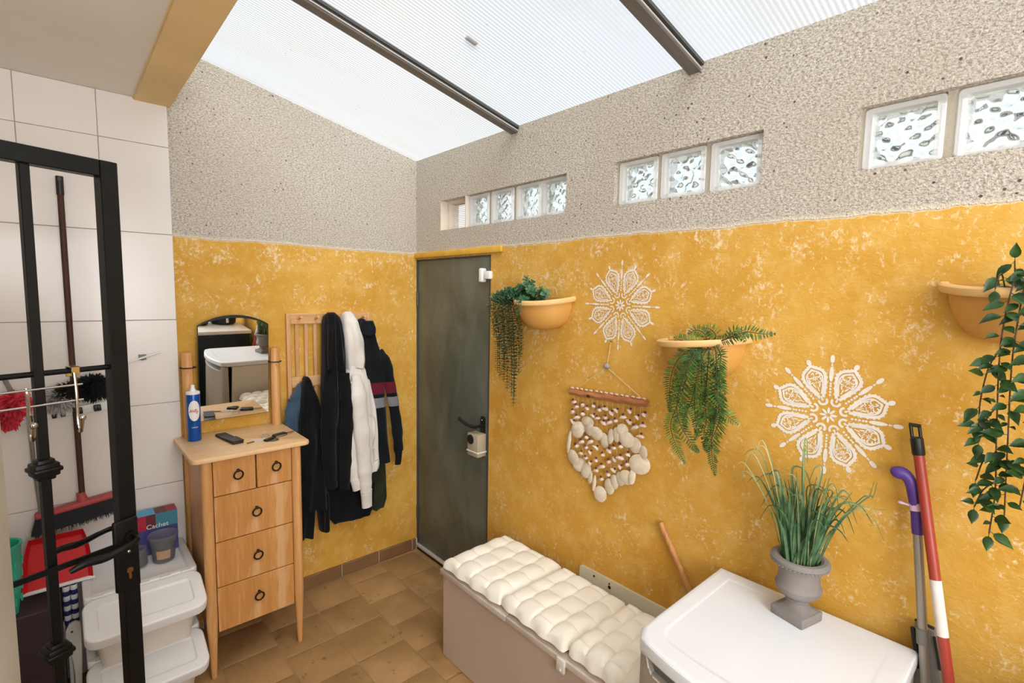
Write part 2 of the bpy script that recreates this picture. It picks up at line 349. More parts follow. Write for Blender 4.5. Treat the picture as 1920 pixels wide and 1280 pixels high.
def rbox(mb, x0, x1, y0, y1, z0, z1, r, bev=.006, inset=None, depth=.004, n=5, ib=.006):
    """box with rounded vertical corners, eased top edge and an optional recessed panel on top"""
    rings = [[(x, y, z0) for x, y in rrect(x0, x1, y0, y1, r, n)], [(x, y, z1-bev) for x, y in rrect(x0, x1, y0, y1, r, n)]]
    for k in (1, 2, 3):
        a = PI/2*k/3; d = bev*(1-math.cos(a)); rings.append([(x, y, z1-bev+bev*math.sin(a)) for x, y in rrect(x0+d, x1-d, y0+d, y1-d, max(r-d, .002), n)])
    if inset:
        i = inset; rings.append([(x, y, z1) for x, y in rrect(x0+i, x1-i, y0+i, y1-i, max(r-i*.6, .006), n)])
        i = inset+ib; rings.append([(x, y, z1-depth) for x, y in rrect(x0+i, x1-i, y0+i, y1-i, max(r-i*.6, .006), n)])
    m = len(rings[0]); vs = [p for rg in rings for p in rg]; fs = [list(range(m))[::-1], [(len(rings)-1)*m+k for k in range(m)]]
    for q in range(len(rings)-1):
        for k in range(m): fs.append([q*m+k, q*m+(k+1) % m, (q+1)*m+(k+1) % m, (q+1)*m+k])
    return mb.add(vs, fs)

# ------------------------------------------------------------------ the setting
FZ = -.02
def wall_holes(u0, u1, z0, z1, holes, x0, x1):
    """vertical wall in the plane x = x0 (room side) .. x1, running along y, with rectangular openings"""
    mb = MB()
    us = sorted({u0, u1}|{h[0] for h in holes}|{h[1] for h in holes}); zs = sorted({z0, z1}|{h[2] for h in holes}|{h[3] for h in holes})
    inside = lambda u, z: any(h[0] < u < h[1] and h[2] < z < h[3] for h in holes)
    for a, b in zip(us, us[1:]):
        for c, d in zip(zs, zs[1:]):
            if inside((a+b)/2, (c+d)/2): continue
            for x in (x0, x1): mb.add([(x, a, c), (x, b, c), (x, b, d), (x, a, d)], [[0, 1, 2, 3]])
    for a, b, c, d in holes+[(u0, u1, z0, z1)]:
        for p, q in (((a, c), (b, c)), ((b, c), (b, d)), ((b, d), (a, d)), ((a, d), (a, c))):
            mb.add([(x0, *p), (x0, *q), (x1, *q), (x1, *p)], [[0, 1, 2, 3]])
    return mb
WIN = [(-1.297, -.278, 2.109, 2.287), (-2.162, -1.566, 2.109, 2.287), (-3.038, -2.432, 2.109, 2.287)]
DOORW = (-.765, 0, FZ, 1.945)
wr = wall_holes(-4.4, 0, FZ-.1, 2.571, WIN+[(-.765, -.0001, FZ, 1.945)], 0, .12).build('wall_right', MAT['wall'], smooth=False, kind='structure', label='roughcast and yellow limewashed wall with glass block windows')
b = MB(); b.prism([(-3.1, FZ-.1), (.2, FZ-.1), (.2, 2.527), (0, 2.571), (-1.45, 2.8885), (-3.1, 2.8885)], 0, .2, 'y')
wb = b.build('wall_back', MAT['wall'], smooth=False, kind='structure', label='far wall, yellow limewash below roughcast, white tiles at its left end')
MB().box(-2.9, -1.334, -.004, .001, FZ, 2.58).build('grout_bed', MAT['wgrout'], wb)
TW, TH = .256, .3995
tile_me = {}
zrows = [FZ, .387, .7865, 1.1845, 1.583, 1.983, 2.383, 2.58]
for c in range(6):
    x1 = -1.334-c*TW; x0 = x1-TW
    for za, zb in zip(zrows, zrows[1:]):
        key = round(zb-za, 3)
        if key not in tile_me:
            tile_me[key] = MB().box(-TW/2+.001, TW/2-.001, -.005, .005, -(zb-za)/2+.001, (zb-za)/2-.001, .0015, 1).mesh('tile', MAT['tile'])
        inst('tile', tile_me[key], wb, ((x0+x1)/2, -.0065+random.uniform(-.0006, .0006), (za+zb)/2))
# skirting tiles under the yellow paint
bb = root('baseboard_back', (-.5, 0, FZ), kind='structure', label='row of brown skirting tiles below the yellow back wall')
MB().box(-1.28, -.002, -.011, 0, FZ, .053).build('joint_bed', MAT['wgrout'], bb, smooth=False)
xs = [-.01, -.04]+[-.04-.2475*k for k in range(1, 6)]
for a, c in zip(xs, xs[1:]): MB().box(c+.0015, a-.0015, -.014, .0, FZ, .056, .003, 1).build('skirting_tile', MAT['base'], bb)
# floor tiles, laid in staggered columns
fl = MB().box(-3.1, .2, -4.6, .2, FZ-.12, FZ-.003).build('floor', MAT['grout'], smooth=False, kind='structure', label='floor of brown stone tiles laid in staggered columns')
P_ = .2472
ftile = [None]*4
for k in range(4):
    mb = MB(); g = P_/2-.0022
    ring = []
    for i, (x, y) in enumerate(rrect(-g, g, -g, g, .012, 2)): ring.append((x+random.uniform(-.0015, .0015), y+random.uniform(-.0015, .0015)))
    inner = [(x*.982, y*.982) for x, y in ring]; n = len(ring)
    mb.add([(x, y, -.008) for x, y in ring]+[(x, y, -.0012) for x, y in ring]+[(x, y, 0) for x, y in inner], [[n+i for i in range(0)] or [2*n+i for i in range(n)]]+[[r*n+i, r*n+(i+1) % n, (r+1)*n+(i+1) % n, (r+1)*n+i] for r in (0, 1) for i in range(n)])
    ftile[k] = mb.mesh('floor_tile', MAT['floor'])
for c in range(13):
    xc = -.0385+P_/2-c*P_
    off = {0: -.297, 1: -.028, 2: -.134, 3: -.015}.get(c, -.02-.12*(c % 2))
    for r in range(-2, 19):
        yc = off-P_/2-r*P_
        if yc > .12 or yc < -4.45: continue
        inst('floor_tile', ftile[(c*7+r*3) % 4], fl, (xc, yc, FZ+random.uniform(-.001, .0008)), rot=(0, 0, PI/2*((c+r) % 4)+random.uniform(-.004, .004)))
# ceiling slab, beam, far side of the room
MB().box(-3.1, -1.461, -4.6, 0, 2.58, 2.84).build('ceiling', MAT['ceil'], smooth=False, kind='structure', label='flat white plaster ceiling at the left')
MB().box(-1.461, -1.320, -4.6, 0, 2.567, 2.84, .004, 1).build('beam', MAT['beam'], kind='structure', label='ochre painted beam between ceiling and translucent roof')
MB().box(-3.1, -2.9, -4.6, .0, FZ-.1, 2.62).build('wall_left', MAT['ceil'], smooth=False, kind='structure')
mb = MB()
for bx in ((-3.1, -2.65, FZ-.1, 3.0), (-.85, .2, FZ-.1, 3.0), (-2.65, -.85, FZ-.1, 1.05), (-2.65, -.85, 2.45, 3.0)): mb.box(bx[0], bx[1], -4.6, -4.4, bx[2], bx[3])
mb.build('wall_rear', MAT['ceil'], smooth=False, kind='structure')
wn = root('window_4', (-1.75, -4.45, 1.05), kind='structure', label='unseen window added behind the camera for the fill lamp')  # invented opening, added so the rear fill lamp has a place
mb = MB()
for x0, x1, z0, z1 in ((-2.65, -.85, 1.05, 1.10), (-2.65, -.85, 2.40, 2.45), (-2.65, -2.60, 1.10, 2.40), (-.90, -.85, 1.10, 2.40), (-1.775, -1.725, 1.10, 2.40)): mb.box(x0, x1, -4.5, -4.45, z0, z1, .004, 1)
mb.build('window_frame', MAT['white'], wn)

# translucent roof
RZ = lambda x: 2.572-.219*x
rf = root('roof', (-.7, -2.2, 2.7), kind='structure', label='sloping roof of translucent fluted sheets between grey bars')
BARS = [-.938, -1.907, -2.876, -3.845]
edges = [.0]+BARS+[-4.5]
for a, c in zip(edges, edges[1:]):
    x0, x1 = -1.9, .06
    MB().prism([(x0, RZ(x0)), (x1, RZ(x1)), (x1, RZ(x1)+.01), (x0, RZ(x0)+.01)], c+.004, a-.004, 'y').build('roof_sheet', MAT['poly'], rf, smooth=False)
for y in BARS:
    x0, x1 = -1.9, -.001
    bar = MB().prism([(x0, RZ(x0)-.034), (x1, RZ(x1)-.034), (x1, RZ(x1)-.001), (x0, RZ(x0)-.001)], y-.022, y+.022, 'y').build('glazing_bar', MAT['alu'], rf, smooth=False)
    MB().prism([(x0, RZ(x0)-.014), (x1, RZ(x1)-.014), (x1, RZ(x1)-.002), (x0, RZ(x0)-.002)], y-.034, y-.023, 'y').build('bar_lip', MAT['dgrey'], bar, smooth=False)
    MB().prism([(x0, RZ(x0)-.026), (x1, RZ(x1)-.026), (x1, RZ(x1)-.022), (x0, RZ(x0)-.022)], y-.027, y-.0222, 'y').build('bar_groove', MAT['bright'], bar, smooth=False)
mb = MB(); x, y = -.62, -1.30
mb.T = Matrix.Translation((-.52, -1.258, RZ(-.52)+.016)) @ Matrix.Rotation(.215, 4, 'Y')
mb.box(-.026, .026, -.012, .012, -.004, .004, .002, 1); mb.box(-.024, .024, -.004, 0, .004, .007)
mb.build('metal_clip', MAT['galv'], loc=(-.52, -1.258, RZ(-.52)+.016), label='small grey metal clip lying on the translucent roof', cat='clip')

# glass block windows
def glass_pane(seed):
    rr = random.Random(seed); wv = [(rr.uniform(40, 165), rr.uniform(40, 165), rr.uniform(0, 6.3), rr.uniform(.5, 1)) for _ in range(7)]
    def bump(y, z, ph):
        s = sum(a*math.sin(kx*y*rr_s[0]+kz*z*rr_s[1]+p+ph) for (kx, kz, p, a), rr_s in zip(wv, sg)); return .0030*math.tanh(s*.8)
    sg = [(rr.choice((-1, 1)), rr.choice((-1, 1))) for _ in wv]
    mb = MB(); N = 34; hw, hh = .074, .072
    fr = lambda x, ph: (lambda u, v: (x+bump((u-.5)*.16, (v-.5)*.16, ph), (u-.5)*2*hw, (v-.5)*2*hh))
    mb.grid(fr(-.012, 0), N, N); mb.grid(fr(.012, 2.1), N, N)
    n = N+1; B = n*n; rim = [i for i in range(N)]+[i*n+N for i in range(N)]+[N*n+N-i for i in range(N)]+[(N-i)*n for i in range(N)]
    for a, c in zip(rim, rim[1:]+rim[:1]): mb.f.append([a, c, B+c, B+a]); mb.mi.append(0)
    return mb.mesh('wavy_pane', MAT['glass'])
panes = [glass_pane(k) for k in range(5)]
mb = MB(); ow, oh = .0915, .0865; iw, ih = .073, .071
o_, i_ = rrect(-ow, ow, -oh, oh, .010, 3), rrect(-iw, iw, -ih, ih, .008, 3); i2 = rrect(-iw+.004, iw-.004, -ih+.004, ih-.004, .008, 3); n = len(o_)
L = [[(-.040, y, z) for y, z in o_], [(-.044, y*.97, z*.97) for y, z in o_], [(-.044, y, z) for y, z in i_], [(-.026, y, z) for y, z in i2], [(.03, y, z) for y, z in i2], [(.044, y, z) for y, z in i_], [(.044, y, z) for y, z in o_]]
mb.add([p for l in L for p in l], [[r*n+k, r*n+(k+1) % n, ((r+1) % 7)*n+(k+1) % n, ((r+1) % 7)*n+k] for r in range(7) for k in range(n)])
rim_me = mb.mesh('glass_block', MAT['gedge'], ang=30)
for wi, (ya, yb, za, zb) in enumerate(WIN):
    wo = root('window_%d' % (wi+1), (.06, (ya+yb)/2, za), kind='structure', label=['row of four glass blocks with an open vent at its left end', 'row of three glass blocks in the middle of the wall', 'row of large looking glass blocks nearest the right edge'][wi])
    cen = [[-.6255, -.826, -1.0265, -1.2045], [-1.667, -1.864, -2.065], [-2.531, -2.735, -2.938]][wi]
    for k, yc in enumerate(cen):
        gb = inst('glass_block', rim_me, wo, (.064, yc, (za+zb)/2))
        inst('wavy_pane', panes[(k*2+wi) % 5], gb, (.064, yc, (za+zb)/2))
    for a, c in zip(cen, cen[1:]):
        MB().box(.024, .10, c+.0916, a-.0916, za, zb).build('mortar_joint', MAT['mortar'], wo, smooth=False)
    MB().box(.024, .10, ya, cen[-1]-.0916, za, zb).build('mortar_joint', MAT['mortar'], wo, smooth=False)
    if wi: MB().box(.024, .10, cen[0]+.0916, yb, za, zb).build('mortar_joint', MAT['mortar'], wo, smooth=False)
    else:
        vb = root('vent_opening', (.1, -.4, za), parent=wo)
        mb = MB(); mb.box(.0, .12, -.279, -.2775, za, zb); mb.box(.05, .12, -.30, -.279, za, zb); mb.box(.045, .12, -.53, -.279, zb-.016, zb); mb.box(0, .12, -.53, -.279, za-.001, za+.003); mb.box(0, .12, -.534, -.526, za, zb)
        mb.build('plaster_reveal', MAT['plaster'], vb, smooth=False)
        mb = MB()
        for k in range(16):
            z = za+.004+k*.0108
            mb.add([(.085, -.53, z), (.085, -.30, z), (.093, -.30, z+.004), (.093, -.53, z+.004), (.085, -.53, z+.0022), (.085, -.30, z+.0022), (.093, -.30, z+.0062), (.093, -.53, z+.0062)], [[0, 1, 2, 3], [4, 5, 6, 7], [0, 1, 5, 4], [3, 2, 6, 7]])
        mb.build('louvre_slats', MAT['white'], vb, smooth=False, kind='stuff')
# what stands outside beyond the glass blocks
MB().box(.5, 14, -16, 10, -.6, -.5).build('street_ground', MAT['outg'], smooth=False, kind='structure')
nb = root('neighbour_house', (7, -4, -.5), 'pale rendered house seen only as ripples through the glass blocks', 'house')
MB().box(7, 11, -14, 5, -.5, 2.75).build('house_wall', MAT['outw'], nb, smooth=False)
MB().prism([(6.6, 2.75), (11, 3.9), (11.2, 3.7), (6.8, 2.6)], -14.3, 5.3, 'y').build('house_roof', MAT['outr'], nb, smooth=False)
for k in range(6):
    y = -12.5+k*3.0
    f = MB().box(6.96, 7.02, y, y+1.1, 1.2, 2.4).build('house_window', MAT['outd'], nb, smooth=False)

# ------------------------------------------------------------------ metal door
dr = root('door_1', (0, -.38, FZ), kind='structure', label='narrow dull grey sheet steel door in the corner')
MB().box(.010, .05, -.752, -.006, .012, 1.938, .002, 1).build('door_leaf', MAT['door'], dr)
mb = MB(); mb.box(-.001, .06, -.765, -.754, .0, 1.945); mb.box(-.001, .06, -.754, -.001, 1.938, 1.945); mb.box(.0, .06, -.005, -.001, .0, 1.94)
mb.build('door_frame', MAT['dgrey'], dr, smooth=False)
MB().box(-.012, .06, -.765, -.001, .0, .014, .003, 1).build('door_sill', MAT['bright'], dr, label='bright metal threshold strip')
MB().box(-.004, .06, -.765, -.001, FZ, .0).build('sill_gap_shade', MAT['darkgap'], dr, smooth=False)  # solid dark strip stands in for shade under the sill
for z in (1.69, .24): MB().tube([(.002, -.010, z-.045), (.002, -.010, z+.045)], .008, 8).build('hinge', MAT['dgrey'], dr)
pl = MB(); pl.prism(rrect(-.722, -.684, .80, 1.04, .017, 5), .003, .010, 'x'); pl = pl.build('lock_plate', MAT['black'], dr)
MB().tube([(.006, -.703, .985), (-.048, -.703, .985)], .009, 10).build('spindle', MAT['black'], pl)
MB().ball((.001, -.703, 1.018), .004).build('screw', MAT['chrome'], pl)
MB().tube(bez([(-.046, -.706, .985), (-.052, -.67, .984), (-.054, -.61, .990), (-.05, -.565, 1.002), (-.05, -.548, 1.006)], 10), [.010, .0105, .010, .009, .009, .0085, .009, .010, .011, .0115, .008], 10).build('lever_handle', MAT['black'], dr)
ab = MB().box(-.055, .008, -.735, -.640, .815, .945, .005, 2).build('alarm_box', pm('champagne_plastic', (176, 164, 140), .4), dr, label='small champagne coloured alarm box under the handle')
mb = MB(); mb.T = Matrix.Translation((-.056, -.672, .91)) @ Matrix.Rotation(-PI/2, 4, 'Y'); mb.lathe([(0, .003), (.016, .004), (.022, .006), (.027, .004), (.028, -.002)], (0, 0, 0), 24); mb.build('alarm_speaker', MAT['black'], ab, label='round black sounder')
MB().box(-.058, .01, -.738, -.637, .840, .846).build('white_tie', MAT['white'], ab)
mb = MB(); mb.box(-.028, .008, -.722, -.690, 1.795, 1.872, .008, 3); s1 = mb.build('alarm_sensor', MAT['white'], dr, label='white plastic contact sensor at the top of the door')
MB().box(-.022, .012, -.778, -.728, 1.812, 1.856, .006, 2).build('sensor_magnet', MAT['white'], s1)
mb = MB(); mb.box(-.020, .0, -.865, -.001, 1.952, 1.988, .007, 2); mb.build('trim_1', MAT['ochre'], kind='structure', label='ochre painted lintel strip over the steel door')

# ------------------------------------------------------------------ chest of drawers with a mirror
X0, X1, Y0, Y1 = -1.338, -.925, -.445, -.03
ch = root('chest_of_drawers', ((X0+X1)/2, -.24, FZ), 'narrow honey wood chest of five drawers with a swing mirror on top', 'chest')
mb = MB(); n_ = 8
tp = rrect(-1.372, -.872, -.462, -.008, .028, 6)
rings = [[(x*1+0, y, z) for x, y in rrect(-1.372+d, -.872-d, -.462+d, -.008-d, .028, 6)] for z, d in ((.985, .008), (.988, .002), (.997, 0), (1.005, .002), (1.009, .008))]
m_ = len(rings[0]); mb.add([p for r in rings for p in r], [list(range(m_))[::-1], [4*m_+k for k in range(m_)]]+[[r*m_+k, r*m_+(k+1) % m_, (r+1)*m_+(k+1) % m_, (r+1)*m_+k] for r in range(4) for k in range(m_)])
mb.build('top', MAT['beech'], ch)
for xa in (-1.322, -.955): MB().box(xa, xa+.016, -.42, -.05, .19, .985).build('side_panel', MAT['beechz'], ch, smooth=False)
MB().box(-1.32, -.94, -.05, -.04, .19, .985).build('back_panel', MAT['beechz'], ch, smooth=False)
MB().box(-1.306, -.955, -.40, -.05, .192, .20).build('bottom_panel', MAT['beechz'], ch, smooth=False)
mb = MB(); mb.box(-1.306, -.955, -.412, -.40, .20, .985); mb.build('drawer_gap_shade', MAT['darkgap'], ch, smooth=False)  # dark sheet behind the fronts, gives the drawer gaps their shade
for x, y in ((-1.312, -.428), (-.934, -.428), (-1.312, -.05), (-.934, -.05)):
    MB().lathe([(0, FZ), (.010, FZ), (.0115, FZ+.01), (.0225, .25), (.0225, .985), (0, .985)], (x, y, 0), 18).build('leg', MAT['beechz'], ch)
def drawer(x0, x1, z0, z1, kx, kz):
    d = root('drawer', ((x0+x1)/2, -.43, (z0+z1)/2), parent=ch)
    MB().box(x0, x1, -.437, -.413, z0, z1, .0018, 1).build('drawer_front', MAT['drawer'], d)
    mb = MB(); mb.tube([(kx, -.436, kz+.020), (kx, -.449, kz+.020)], .006, 8); mb.ball((kx, -.449, kz+.02), .0075)
    mb.tube([(kx+.0185*math.sin(a), -.449-.004*math.cos(a), kz-.0005+.0205*math.cos(a)) for a in [2*PI*k/20 for k in range(20)]], .0036, 6, closed=True)
    mb.build('ring_pull', MAT['ring'], d)
XL, XR, XM = -1.288, -.9585, -1.114
drawer(XL, XM-.003, .822, .982, -1.19, .905); drawer(XM+.003, XR, .822, .982, -1.028, .907)
for z0, z1, kz in ((.612, .818, .712), (.402, .608, .503), (.192, .398, .302)): drawer(XL, XR, z0, z1, -1.118, kz)
MP = -.055
for x in (-1.306, -.905):
    p = MB().lathe([(0, 1.009), (.0235, 1.009), (.0235, 1.420), (.0215, 1.4255), (0, 1.4255)], (x, MP, 0), 20).build('mirror_post', MAT['beechz'], ch)
    s = 1 if x < -1.1 else -1
    MB().tube([(x+(.0295+.0) * math.cos(a)+s*.006*(math.cos(a)*s > 0), MP+.027*math.sin(a), 1.352) for a in [2*PI*k/24 for k in range(24)]], .003, 6, closed=True).build('black_ring', MAT['rubber'], p)
    MB().tube([(x-.0*s, MP-.018, 1.338), (x, MP-.032, 1.338)], .005, 8).build('wood_pin', MAT['beechz'], p)
ml, mr, mz0, mz1, mzp = -1.262, -.938, 1.076, 1.555, 1.605
mc, mw = (ml+mr)/2, (mr-ml)/2
arch = [(ml, mz0), (mr, mz0)]+[(mr-(mr-ml)*k/20, mz1+(mzp-mz1)*(1-(2*k/20-1)**2)**.9) for k in range(21)]
TILT = math.radians(4.1)
YAW = math.radians(1.7)
def tilt(mb): mb.T = Matrix.Translation((0, MP-.004, 1.352)) @ Matrix.Rotation(TILT, 4, 'X') @ Matrix.Translation((mc, 0, 0)) @ Matrix.Rotation(YAW, 4, 'Z') @ Matrix.Translation((-mc, 0, 0)) @ Matrix.Translation((0, 0, -1.352))
mi = root('mirror', (mc, MP, 1.35), parent=ch)
mb = MB(); tilt(mb); mb.prism([(x, z) for x, z in arch], -.002, .008, 'y'); mb.build('mirror_edge', MAT['medge'], mi, smooth=False)
mb = MB(); tilt(mb); e = .0022
ins = [(min(max(x, ml+e), mr-e), max(z, mz0+e)-(e+.010*(1-((x-mc)/mw)**2)+.002 if z > mz1-.001 else 0)) for x, z in arch]
mb.add([(x, -.0035, z) for x, z in ins]+[(x, -.002, z) for x, z in ins], [list(range(len(ins)))]+[[i, (i+1) % len(ins), len(ins)+(i+1) % len(ins), len(ins)+i] for i in range(len(ins))])
mb.build('mirror_glass', MAT['mirror'], mi, smooth=False)

# things on the chest
cx, cy = -1.299, -.125
can = root('spray_can', (cx, cy, 1.009), 'tall blue hairspray can with a white oval and red script', 'spray can')
MB().lathe([(0, 1.009), (.027, 1.009), (.0285, 1.012), (.0285, 1.233), (.0275, 1.237), (0, 1.237)], (cx, cy, 0), 28).build('can_body', MAT['canb'], can)
MB().lathe([(.0288, 1.234), (.0295, 1.238), (.0285, 1.245), (.021, 1.248), (.014, 1.248), (.0125, 1.252), (.0090, 1.262), (.0082, 1.271), (.0086, 1.2745), (.0075, 1.277), (0, 1.279)], (cx, cy, 0), 24).build('nozzle', MAT['white'], can)
va = math.atan2(-2.883-cy, -1.751-cx)+.10    # the label faces the room
def cyl_pt(u, v, r): a = va+u/.0285; return (cx+r*math.cos(a), cy+r*math.sin(a), v)
mb = MB(); N = 36
mb.grid(lambda u, v: cyl_pt(.0255*v*math.cos(2*PI*u), 1.157+.049*v*math.sin(2*PI*u), .02885), N, 6); mb.build('label_oval', MAT['white'], can)
def stroke(mb, pts, wd, r):
    P = bez([(a, b, 0) for a, b in pts], len(pts)*6)
    for a, c in zip(P, P[1:]):
        d = (c-a); 
        if d.length < 1e-6: continue
        d.normalize(); q = Vector((-d.y, d.x, 0))*wd/2; d = d*wd*.2
        mb.add([cyl_pt(*(p.x, p.y), r) for p in (a-d+q, a-d-q, c+d-q, c+d+q)], [[0, 1, 2, 3]])
mb = MB(); k = .0062; zz = 1.151; ox = -.0205
def wr_(pts, wd=.0021): stroke(mb, [(ox+a*k+.25*b*k, zz+b*k) for a, b in pts], wd, .0291)
wr_([(-.1, .2), (.15, -.1), (.55, 1.3), (.75, 2.0)]); wr_([(.75, 2.0), (1.0, .9), (1.25, .0)]); wr_([(1.25, 0), (1.7, 1.3), (2.1, 2.15)])           # N
wr_([(2.1, .5), (2.6, .75), (2.6, 1.1), (2.3, 1.05), (2.15, .5), (2.4, .05), (2.9, .3)], .0016)                                                 # e
wr_([(2.9, .3), (3.5, 1.6), (3.5, 2.2), (3.2, 1.9), (3.1, .6), (3.3, 0), (3.7, .3)], .0016)                                                     # l
wr_([(3.7, .3), (4.3, 1.6), (4.3, 2.2), (4.0, 1.9), (3.9, .6), (4.1, 0), (4.5, .3)], .0016)                                                     # l
wr_([(4.6, 1.1), (4.6, .3), (4.9, .1), (5.3, .5), (5.5, 1.1)], .0016); wr_([(5.5, 1.1), (5.5, -.2), (5.3, -1.2), (4.9, -1.2), (5.2, -.4), (6.0, .4)], .0016)  # y
mb.build('red_script', MAT['canr'], can, smooth=False)
def text_mesh(body, size, shear=0):
    cu = bpy.data.curves.new('lettering', 'FONT'); cu.body = body; cu.size = size; cu.shear = shear; cu.align_x = 'CENTER'; cu.resolution_u = 3
    o = bpy.data.objects.new('lettering', cu); me = bpy.data.meshes.new_from_object(o); bpy.data.objects.remove(o); bpy.data.curves.remove(cu)
    return [v.co.copy() for v in me.vertices], [list(p.vertices) for p in me.polygons]
mb = MB(); vs, fs = text_mesh('LAQUE', .008); mb.add([cyl_pt(p.x, 1.075+p.y, .0291) for p in vs], fs)
mb.build('small_lettering', MAT['white'], can, smooth=False)
mb = MB(); mb.T = Matrix.Translation((-1.172, -.215, 1.009)) @ Matrix.Rotation(math.radians(9), 4, 'Z')
mb.box(-.025, .025, -.105, .105, 0, .013, .005, 2); mb.box(-.026, .026, -.107, -.02, .012, .017, .002, 1)
mb.build('slim_case', pm('black_leatherette', (28, 27, 26), .5, bump=.3, bscale=500), loc=(-1.172, -.215, 1.009), label='flat black slip case lying on the chest top', cat='case')
ks = root('car_keys', (-1.0, -.29, 1.009), 'car keys on a ring with a clear tag, on the chest top', 'keys')
mb = MB(); mb.T = Matrix.Translation((-.966, -.298, 1.016)) @ Matrix.Rotation(math.radians(16), 4, 'Z'); mb.box(-.034, .034, -.016, .016, -.007, .007, .006, 3); kf = mb.build('key_fob', MAT['black'], ks)
mb = MB(); mb.T = Matrix.Translation((-.966, -.298, 1.0165)) @ Matrix.Rotation(math.radians(16), 4, 'Z'); mb.box(-.028, .024, -.0175, -.0155, -.004, .001); mb.build('fob_trim', MAT['chrome'], kf)
mb = MB(); mb.T = Matrix.Translation((-.966, -.298, 1.016)) @ Matrix.Rotation(math.radians(16), 4, 'Z'); mb.box(.034, .078, -.004, .004, -.0015, .0015); mb.build('key_blade', MAT['brass'], ks)
mb = MB(); mb.T = Matrix.Translation((-1.028, -.345, 1.014)) @ Matrix.Rotation(math.radians(32), 4, 'Z'); mb.box(-.027, .027, -.013, .013, -.005, .006, .006, 3); mb.build('second_key_head', MAT['black'], ks)
mb = MB(); mb.T = Matrix.Translation((-1.012, -.36, 1.012)) @ Matrix.Rotation(math.radians(5), 4, 'Z'); mb.tube([(.022*math.cos(a), .014*math.sin(a), 0) for a in [2*PI*k/16 for k in range(16)]], .003, 6, closed=True); mb.build('key_ring', MAT['dgrey'], ks)
MB().tube(bez([(-1.045, -.288, 1.012), (-1.04, -.265, 1.02), (-1.02, -.262, 1.022), (-1.008, -.29, 1.018), (-1.006, -.31, 1.014)], 12), .0022, 6).build('metal_loop', MAT['galv'], ks)
mb = MB(); mb.T = Matrix.Translation((-1.062, -.315, 1.011)) @ Matrix.Rotation(math.radians(12), 4, 'Z'); mb.box(-.032, .030, -.013, .013, -.002, .003, .001, 1); mb.build('clear_tag', MAT['tag'], ks)
mb = MB(); mb.T = Matrix.Translation((-1.108, -.335, 1.0115)) @ Matrix.Rotation(math.radians(20), 4, 'Z'); mb.box(-.018, .018, -.004, .004, -.0015, .0015); mb.build('house_key_blade', MAT['brass'], ks)

# ------------------------------------------------------------------ coat rack and garments
rk = root('coat_rack', (-.59, -.012, .86), 'slatted pine wall rack with pegs, hung with coats', 'coat rack')
for x in (-.832, -.357): MB().box(x, x+.022, -.026, -.001, .84, 1.606, .003, 1).build('upright', MAT['rackw'], rk)
for z in (1.546, 1.190, .85): MB().box(-.810, -.357, -.024, -.003, z, z+.060, .003, 1).build('rail', MAT['rackx'], rk)
for k in range(9):
    x = -.785+.0505*k
    MB().box(x, x+.019, -.018, -.006, 1.249, 1.547, .002, 1).build('slat', MAT['rackw'], rk)
    MB().box(x, x+.019, -.018, -.006, .909, 1.191, .002, 1).build('slat', MAT['rackw'], rk)
def peg(x, z): MB().tube([(x, -.02, z), (x+.001, -.046, z+.006), (x+.001, -.072, z+.012)], [.0068, .0065, .007], 10).build('peg', MAT['rackx'], rk)
for x in (-.768, -.675, -.583, -.488, -.398): peg(x, 1.575)
for x in (-.765, -.60, -.45): peg(x, 1.222)

def lerp_rows(rows, z):
    for a, c in zip(rows, rows[1:]):
        if a[0] >= z >= c[0]:
            u = (a[0]-z)/(a[0]-c[0]) if a[0] > c[0] else 0; u = u*u*(3-2*u)*.5+u*.5
            return [a[i]+(c[i]-a[i])*u for i in range(5)]
    return rows[-1]
def garment(rows, nz=46, nt=56, folds=5, amp=.012, seed=0, hem=.004, sharp=.6):
    """a hanging garment: rows of (z, left, right, back y, front y) lofted with vertical folds"""
    rr = random.Random(seed); ph = [rr.uniform(0, 6.3) for _ in range(6)]; mb = MB(); vs = []
    zt, zb = rows[0][0], rows[-1][0]
    for j in range(nz+1):
        z0 = zt+(zb-zt)*j/nz; z, xl, xr, yb, yf = lerp_rows(rows, z0); v = j/nz
        for i in range(nt):
            t = 2*PI*i/nt; c, s = math.cos(t), math.sin(t)
            ex = lambda q: math.copysign(abs(q)**.72, q)
            x = (xl+xr)/2+(xr-xl)/2*ex(c); y = (yb+yf)/2+(yb-yf)/2*ex(s)
            u = (x-xl)/max(xr-xl, .01)
            if s < .15:
                w_ = min(1, v*3.0)*min(1, (.15-s)*1.4)
                f = math.sin(folds*2*PI*u*.5+ph[0]+1.3*math.sin(2.3*z0*3+ph[1]))+.5*math.sin(folds*2*PI*u+ph[2]+2*v+.8*math.sin(9*z0+ph[3]))
                cr = .35*math.sin(26*z0+5*u+ph[4])*math.sin(11*u+ph[5])
                y -= amp*(f+cr)*w_
            x += hem*math.sin(8*z0+ph[3]+(0 if c > 0 else 2))
            vs.append((x, min(y, -.004), z0+(.006*math.sin(7*u+ph[1]) if j == nz else 0)))
    fs = [[j*nt+i, j*nt+(i+1) % nt, (j+1)*nt+(i+1) % nt, (j+1)*nt+i] for j in range(nz) for i in range(nt)]
    fs += [list(range(nt))[::-1], [nz*nt+i for i in range(nt)]]
    return mb.add(vs, fs)
